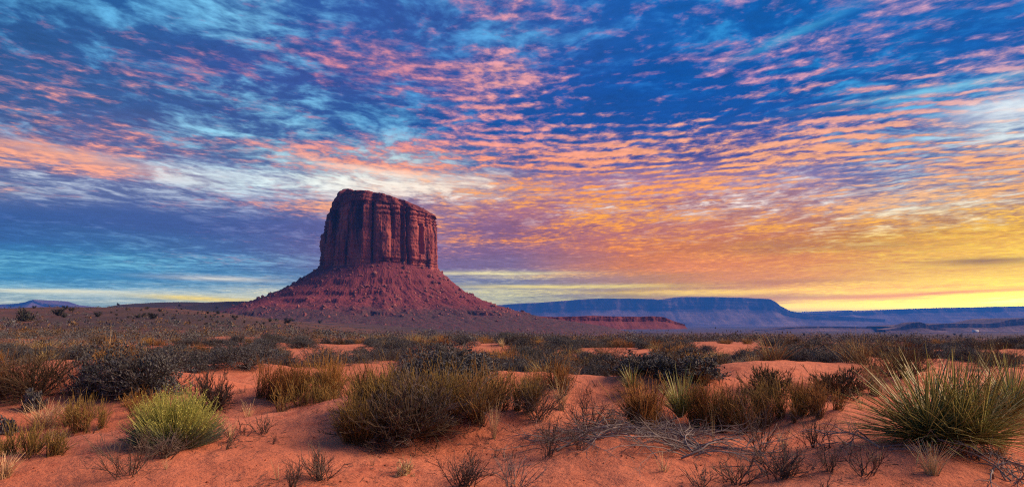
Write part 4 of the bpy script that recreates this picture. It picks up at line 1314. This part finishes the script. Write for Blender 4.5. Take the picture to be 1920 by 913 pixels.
KINDS = dict(
    sage=('sagebrush', 'shrub', variants(sage_variant, 7)), olive=('brush', 'shrub', variants(olive_variant, 5)),
    rust=('broom_shrub', 'shrub', variants(rust_variant, 4)), gold=('grass_tuft', 'grass', variants(gold_variant, 4)),
    straw=('grass_tuft', 'grass', variants(straw_variant, 4)), yucca=('yucca', 'yucca', variants(small_yucca_variant, 3)))

def put(kind, x, y, w, rng, label, group, tall=1.0, parts=True):
    name, cat, var = KINDS[kind]
    v = var[rng.randint(len(var))]
    z = float(height(x, y))
    root = obj(name, None, loc=(x, y, z - 0.02 * w), label=label, category=cat, group=group)
    root.scale = (w, w * (0.85 + 0.3 * rng.rand()), w ** 0.7 * tall * (0.75 + 0.35 * rng.rand()))
    root.rotation_euler = (rng.normal() * 0.05, rng.normal() * 0.05, rng.rand() * 6.28)
    for nm, me in v:
        obj(nm, me, root, kind='stuff')
    PLACED.append((x, y, w / 2))

BARE = []                                    # patches of open red sand: x, y, half width, half depth
for px, py, wx, wy in ((370, 622, 46, 9), (690, 690, 75, 13), (905, 652, 32, 9), (1140, 660, 60, 7), (1405, 708, 40, 12), (1610, 690, 34, 10),
                       (1790, 700, 110, 26), (20, 660, 40, 12), (1330, 645, 60, 6), (410, 735, 40, 20), (700, 700, 60, 10), (560, 630, 40, 6), (1060, 745, 60, 30),
                       (1140, 770, 60, 30), (1590, 765, 60, 26), (940, 715, 40, 12)):
    p, d = ground_hit(px, py)
    p2, d2 = ground_hit(px, py - wy); p3, d3 = ground_hit(px, py + wy)
    BARE.append((p[0], p[1], wx * d / F_PX, max(1.0, abs(p2[1] - p3[1]) / 2)))
def is_bare(x, y):
    return any(((x - a) / rx) ** 2 + ((y - b) / ry) ** 2 < 1 for a, b, rx, ry in BARE)

def in_view(x, y, m=1.06):
    return y > 5 and abs(x / y) < 0.662 * m

def build_scatter():
    rng = np.random.RandomState(12)
    cand = []
    # sample the bench in front, denser where the sage belt lies
    for k in range(7000):
        s = (rng.rand() * 2 - 1) * 0.72; y = 15 * (120 / 15) ** (rng.rand() ** 0.8)
        x = s * y
        cand.append((x, y))
    cells = {}
    taken = []
    def free(x, y, r):
        gx, gy = int(x // 3), int(y // 3)
        for i in (-1, 0, 1):
            for j in (-1, 0, 1):
                for a, b, c in cells.get((gx + i, gy + j), ()):
                    if (a - x) ** 2 + (b - y) ** 2 < ((c + r) * 0.70) ** 2: return False
        return True
    def take(x, y, r): cells.setdefault((int(x // 3), int(y // 3)), []).append((x, y, r))
    for x, y, r in PLACED: take(x, y, r)
    for x, y in cand:
        if is_bare(x, y): continue
        d = math.hypot(x, y)
        n1 = float(perlin(x / 9, y / 9, 21)); n2 = float(perlin(x / 14, y / 14, 22)); n3 = float(perlin(x / 5, y / 5, 23))
        dens = 0.40 + 1.5 * n1 + (0.05 if y > 26 else -0.25)
        if rng.rand() > dens: continue
        left_grass = 0.25 if x < -8 else 0.0
        u = rng.rand() + 0.35 * n2
        if u < 0.60: kind, w = 'sage', 1.0 + 1.7 * rng.rand() ** 1.4
        elif u < 0.72: kind, w = 'olive', 0.8 + 1.2 * rng.rand()
        elif u < 0.84: kind, w = 'rust', 0.7 + 1.0 * rng.rand()
        elif u < 0.98 + left_grass * 0.3: kind, w = 'gold', 0.5 + 0.8 * rng.rand()
        elif u < 1.16: kind, w = 'straw', 0.3 + 0.35 * rng.rand()
        else: kind, w = 'yucca', 0.45 + 0.3 * rng.rand()
        if not free(x, y, w / 2): continue
        take(x, y, w / 2)
        taken.append((d, kind, x, y, w))
    taken.sort()
    return taken

taken = build_scatter()
print('scatter', len(taken))
LOOK = {
    'sage': ('slate grey sagebrush', 1.3, 1.95), 'olive': ('olive brown bush', 1.1, 1.6), 'rust': ('rust brown broom clump', 0.95, 1.4),
    'gold': ('gold grass clump', 0.75, 1.05), 'straw': ('pale straw tuft', 0.42, 0.54), 'yucca': ('green yucca tuft', 0.55, 0.66)}
LIMIT = {'sage': 290, 'olive': 150, 'rust': 150, 'gold': 150, 'straw': 90, 'yucca': 40}
def where(x, y):
    """a place in words: which landmark stands above it, and how far out in the sagebrush belt"""
    px = CX + F_PX * x / y
    col = ('at the far left' if px < 250 else 'left of the butte' if px < 500 else 'below the butte, left half' if px < 700
           else 'below the butte, right half' if px < 940 else 'below the low red bench' if px < 1220 else 'below the blue mesa' if px < 1480
           else 'below the violet ridge' if px < 1700 else 'at the far right')
    row = 'in the near sage belt' if y < 32 else 'in the middle sage belt' if y < 50 else 'in the back sage belt'
    return row + ' ' + col
count = {}
prng = np.random.RandomState(31)
rest = []
for d, kind, x, y, w in taken:
    if not in_view(x, y) or d > 85 or count.get(kind, 0) >= LIMIT[kind]:
        rest.append((kind, x, y, w)); continue
    count[kind] = count.get(kind, 0) + 1
    look, a, b = LOOK[kind]
    size = 'small ' if w < a else 'broad ' if w > b else ''
    put(kind, x, y, w, prng, f'{size}{look} {where(x, y)}', f'{size}{look} plants {where(x, y)}')

# everything beyond, too many to count: small clumps of leaves, one object for each kind of plant
def far_cover(name, label, mat, pts, rng, tall=0.50):
    """pts: (x, y, width); each plant a clump of n leaf faces"""
    m = Mesh()
    pts = np.array(pts)
    for lo, hi, n, leaf in ((0, 95, 300, 0.028), (95, 180, 90, 0.052), (180, 9999, 16, 0.14)):
        q = pts[(pts[:, 1] >= lo) & (pts[:, 1] < hi)]
        k = len(q)
        if not k: continue
        z = height(q[:, 0], q[:, 1])
        d = dome_dirs(k * n, rng, 1.05, 0.0).reshape(k, n, 3)
        rr = (0.35 + 0.65 * rng.rand(k, n, 1) ** 0.5) * (1 + 0.18 * rng.normal(size=(k, n, 1)))
        w = q[:, 2][:, None, None]
        c = np.stack([q[:, 0], q[:, 1], z], -1)[:, None] + d * rr * w * [0.5, 0.5, tall]
        m.leaves(c.reshape(-1, 3) - [0, 0, 0.02], np.repeat(q[:, 2] * leaf, n), rng, up=0.6, long=2.0)
    obj(name, m.mesh(name, M[mat], smooth=False), kind='stuff', label=label)

def build_far():
    rng = np.random.RandomState(55)
    by = {'sage': [], 'olive': [], 'rust': [], 'gold': []}
    for kind, x, y, w in rest:
        by[{'straw': 'gold', 'yucca': 'olive', 'gold': 'gold'}.get(kind, kind)].append((x, y, w))
    for k in range(10000):
        y = 85 * (900 / 85) ** (rng.rand() ** 1.1); x = (rng.rand() * 2 - 1) * 0.75 * y
        if perlin(x / 40, y / 40, 24) + 0.5 * perlin(x / 12, y / 12, 25) < -0.05 + 0.35 * rng.normal(): continue
        if x / y < -0.12 and y > 95 and rng.rand() < 0.40: continue
        kind = ('sage', 'sage', 'olive', 'olive', 'rust', 'sage')[rng.randint(6)]
        by[kind].append((x, y, 0.9 + 1.5 * rng.rand()))
    far_cover('distant_sagebrush', 'grey sagebrush thinning out over the far plain', 'sage_leaf', by['sage'], rng)
    far_cover('distant_brush', 'olive brush speckling the far plain', 'olive_leaf', by['olive'], rng)
    far_cover('distant_broom', 'rust brown broom speckling the far plain', 'rust_stem', by['rust'], rng)
    far_cover('distant_grass', 'gold grass speckling the far plain', 'gold_grass', by['gold'], rng)
build_far()

# ---- junipers dotted over the rise at left and the foot of the butte
def juniper_variants():
    res = []
    for k in range(5):
        rng = np.random.RandomState(300 + k)
        tr, cr = Mesh(), Mesh()
        n0 = 7
        A = lines(rng.normal(size=(n0, 3)) * [0.08, 0.08, 0], dome_dirs(n0, rng, 0.7, 0.1), 0.6 + 0.4 * rng.rand(n0), 4, rng, wander=0.15)
        tr.tubes(A, taper(n0, 4, 0.05, 0.015, rng), 4)
        p, d = at_along(A, rng, 60, 0.25)
        c = np.repeat(p, 14, 0) + rng.normal(size=(60 * 14, 3)) * 0.11
        c[:, 2] = np.abs(c[:, 2])
        cr.leaves(c, np.full(len(c), 0.06), rng, up=0.8, long=2.0)
        norm_parts([tr, cr], 1.0, 0.8)
        res.append([('trunk', tr.mesh('trunk', M['olive_twig'])), ('crown', cr.mesh('crown', M['juniper']))])
    return res
JUN = juniper_variants()
def add_juniper(px, py, size_px, label, group, rng):
    p, d = ground_hit(px, py)
    if d > 3500: return
    w = min(size_px * d / F_PX, 6.5)
    r = obj('juniper', None, loc=p - np.array([0, 0, 0.05 * w]), label=label, category='tree', group=group)
    r.scale = (w, w, w); r.rotation_euler = (0, 0, rng.rand() * 6.28)
    for nm, me in JUN[rng.randint(5)]: obj(nm, me, r, kind='stuff') if nm == 'crown' else obj(nm, me, r)
jr = np.random.RandomState(9)
for px, py, s in ((50, 602, 26), (37, 577, 7), (122, 580, 9), (134, 584, 9), (64, 578, 6), (183, 594, 12), (110, 592, 16), (120, 595, 10), (200, 573, 5), (222, 572, 5),
                  (259, 567, 6), (258, 596, 10), (285, 598, 14), (337, 574, 7), (160, 575, 6), (140, 574, 6), (100, 574, 7), (80, 574, 5), (300, 584, 7), (540, 606, 13)):
    big = s > 20
    add_juniper(px, py, s, 'large dark juniper bush at the far left in front of the rise' if big else 'small dark juniper dotted over the low rise at left',
                'lone juniper at left' if big else 'junipers on the left rise', jr)
for k in range(170):
    px = 380 + 900 * jr.rand(); py = 586 + 22 * jr.rand() ** 0.8
    add_juniper(px, py, 3.5 + 4.5 * jr.rand() ** 2, 'tiny dark juniper dot on the flats below the butte', 'junipers below the butte', jr)
for k in range(40):
    px = 200 + 280 * jr.rand(); py = 573 + 26 * jr.rand()
    add_juniper(px, py, 3 + 4 * jr.rand() ** 2, 'small dark juniper dotted over the low rise at left', 'junipers on the left rise', jr)
for k in range(26):
    px = 1290 + 630 * jr.rand(); py = 624 + 10 * jr.rand()
    add_juniper(px, py, 3 + 4 * jr.rand() ** 2, 'tiny dark juniper dot on the right-hand plain', 'junipers on the right plain', jr)

# ---- a white trailer home far out on the right-hand plain
def add_trailer(px, py, wpx, label):
    p, d = ground_hit(px, py)
    s = d / F_PX; L = wpx * s; Wd, Hh = L * 0.32, L * 0.30
    root = obj('trailer_home', None, loc=p, label=label, category='house')
    wm, wt, wb = material('white_siding', 0.6); wb.inputs['Base Color'].default_value = (0.75, 0.74, 0.72, 1)
    gm, gt, gb = material('dark_window', 0.2); gb.inputs['Base Color'].default_value = (0.03, 0.035, 0.04, 1)
    rm, rt, rb = material('grey_roof', 0.6); rb.inputs['Base Color'].default_value = (0.5, 0.5, 0.5, 1)
    def box(x0, x1, y0, y1, z0, z1, name, mat):
        v = [(x, y, z) for z in (z0, z1) for y in (y0, y1) for x in (x0, x1)]
        q = [(0, 2, 3, 1), (4, 5, 7, 6), (0, 1, 5, 4), (2, 6, 7, 3), (0, 4, 6, 2), (1, 3, 7, 5)]
        obj(name, new_mesh(name, v, quads=q, mat=mat), root)
    box(-L / 2, L / 2, -Wd / 2, Wd / 2, -1, Hh, 'wall', wm)
    v = [(-L / 2 - .3, -Wd / 2 - .3, Hh), (L / 2 + .3, -Wd / 2 - .3, Hh), (L / 2 + .3, Wd / 2 + .3, Hh), (-L / 2 - .3, Wd / 2 + .3, Hh), (-L / 2 - .3, 0, Hh * 1.3), (L / 2 + .3, 0, Hh * 1.3)]
    obj('roof', new_mesh('roof', v, quads=[(0, 1, 5, 4), (2, 3, 4, 5), (3, 2, 1, 0)], tris=[(0, 4, 3), (1, 2, 5)], mat=rm), root)
    for k in (-0.3, 0.25): box(L * k - L * .06, L * k + L * .06, -Wd / 2 - 0.05, -Wd / 2 + 0.02, Hh * 0.45, Hh * 0.8, 'window', gm)
    box(-L * 0.04, L * 0.03, -Wd / 2 - 0.05, -Wd / 2 + 0.02, 0, Hh * 0.8, 'door', gm)
add_trailer(1829, 622.5, 9, 'tiny white house far out on the right-hand plain')

# ---- twigs and crumbs lying about on the near sand
def build_litter():
    rng = np.random.RandomState(71)
    n = 1500
    y = 6.5 + 13 * rng.rand(n) ** 1.3; x = (rng.rand(n) * 2 - 1) * 0.72 * y
    near = [p for p in PLACED if p[1] < 17]
    for _ in range(2600):                        # most of it lies round the shrubs
        a, b, r = near[rng.randint(len(near))]
        x = np.append(x, a + rng.normal() * (r + 0.15)); y = np.append(y, b + rng.normal() * (r + 0.15))
    keep = perlin(x / 1.6, y / 1.6, 27) > -0.10
    x, y = x[keep], y[keep]; n = len(x)
    d = rng.normal(size=(n, 3)) * [1, 1, 0.12]
    A = lines(np.stack([x, y, height(x, y) + 0.004], -1), d, 0.03 + 0.16 * rng.rand(n) ** 2.5, 4, rng, wander=0.2)
    A[..., 2] = height(A[..., 0], A[..., 1]) + 0.004 + 0.012 * rng.rand(n, 1)
    m = Mesh(); m.tubes(A, taper(n, 4, 0.003, 0.0015, rng))
    obj('twig_litter', m.mesh('twig_litter', M['dead_twig']), kind='stuff', label='scattered broken twigs lying on the near sand')
    n = 1300
    y = 6.5 + 14 * rng.rand(n); x = (rng.rand(n) * 2 - 1) * 0.72 * y
    keep = perlin(x / 2.0, y / 2.0, 28) > 0.0
    x, y = x[keep], y[keep]; n = len(x)
    A = lines(np.stack([x, y, height(x, y) - 0.01], -1), dome_dirs(n, rng, 0.7, 0.2), 0.03 + 0.09 * rng.rand(n) ** 2, 4, rng, wander=0.15)
    m = Mesh(); m.tubes(A, taper(n, 4, 0.0022, 0.001, rng))
    obj('sprouting_stubble', m.mesh('sprouting_stubble', M['dead_twig']), kind='stuff', label='sparse dry stubble standing in the near sand')
build_litter()

# ---- crumbs of crusted sand, and lone dry sprigs
def build_crumbs():
    rng = np.random.RandomState(83)
    n = 5000
    y = 6.2 + 11 * rng.rand(n) ** 1.2; x = (rng.rand(n) * 2 - 1) * 0.72 * y
    keep = perlin(x / 1.3, y / 1.3, 29) + 0.4 * rng.normal(size=n) > 0.15
    x, y = x[keep], y[keep]; n = len(x)
    r = 0.004 + 0.016 * rng.rand(n) ** 4
    o = np.array([(1, 0, 0), (-1, 0, 0), (0, 1, 0), (0, -1, 0), (0, 0, 0.7), (0, 0, -0.7)], float)
    v = np.stack([x, y, height(x, y) + r * 0.3], -1)[:, None] + o[None] * (r[:, None] * (0.6 + 0.8 * rng.rand(n, 6)))[..., None]
    f = np.array([(0, 2, 4), (2, 1, 4), (1, 3, 4), (3, 0, 4), (2, 0, 5), (1, 2, 5), (3, 1, 5), (0, 3, 5)])
    tri = (np.arange(n)[:, None, None] * 6 + f[None]).reshape(-1, 3)
    m, t, b = material('crusted_sand', 0.95, 0.1)
    c = noise(t, position(t), 9.0, 3, 0.6)
    setc(t, b, mixc(t, c.step(0.4, 0.6), (0.22, 0.06, 0.035), (0.40, 0.13, 0.075)))
    obj('sand_crumbs', new_mesh('sand_crumbs', v, tris=tri, mat=m), kind='stuff', label='crumbs of crusted red sand scattered over the foreground')
build_crumbs()

SPRIGS = []
for k in range(6):
    r = np.random.RandomState(500 + k)
    SPRIGS.append(('twigs', dead_shrub_mesh(0.22, 0.16, r, 5, 0.7, r=0.0028).mesh('twigs', M['dead_twig'])) if k % 2 else
                  ('blades', grass_mesh(0.20, 0.20, r, 22, wid=0.0024, spread=0.5).mesh('blades', M['straw'])))
sr = np.random.RandomState(17)
n_sprig = 0
while n_sprig < 70:
    y = 6.8 + 9 * sr.rand() ** 1.2; x = (sr.rand() * 2 - 1) * 0.64 * y
    if any((a - x) ** 2 + (b - y) ** 2 < (c * 0.9 + 0.1) ** 2 for a, b, c in PLACED): continue
    if perlin(x / 1.8, y / 1.8, 35) < -0.15: continue
    nm, me = SPRIGS[sr.randint(6)]
    px = CX + F_PX * x / y
    where_ = ('left of the rabbitbrush' if px < 330 else 'between rabbitbrush and central thicket' if px < 640 else 'in front of the central thicket' if px < 940
              else 'near the driftwood heap' if px < 1340 else 'among the bare twigs at right' if px < 1640 else 'near the largest yucca')
    kind = 'tiny bare twig sprig' if nm == 'twigs' else 'tiny pale grass sprig'
    root = obj('twig_sprig' if nm == 'twigs' else 'grass_sprig', None, loc=(x, y, float(height(x, y))), label=f'{kind} on open sand {where_}',
               category='sprig', group=f'{kind}s {where_}')
    sc = 0.5 + 1.0 * sr.rand(); root.scale = (sc, sc, sc); root.rotation_euler = (0, 0, sr.rand() * 6.28)
    obj(nm, me, root, kind='stuff')
    n_sprig += 1
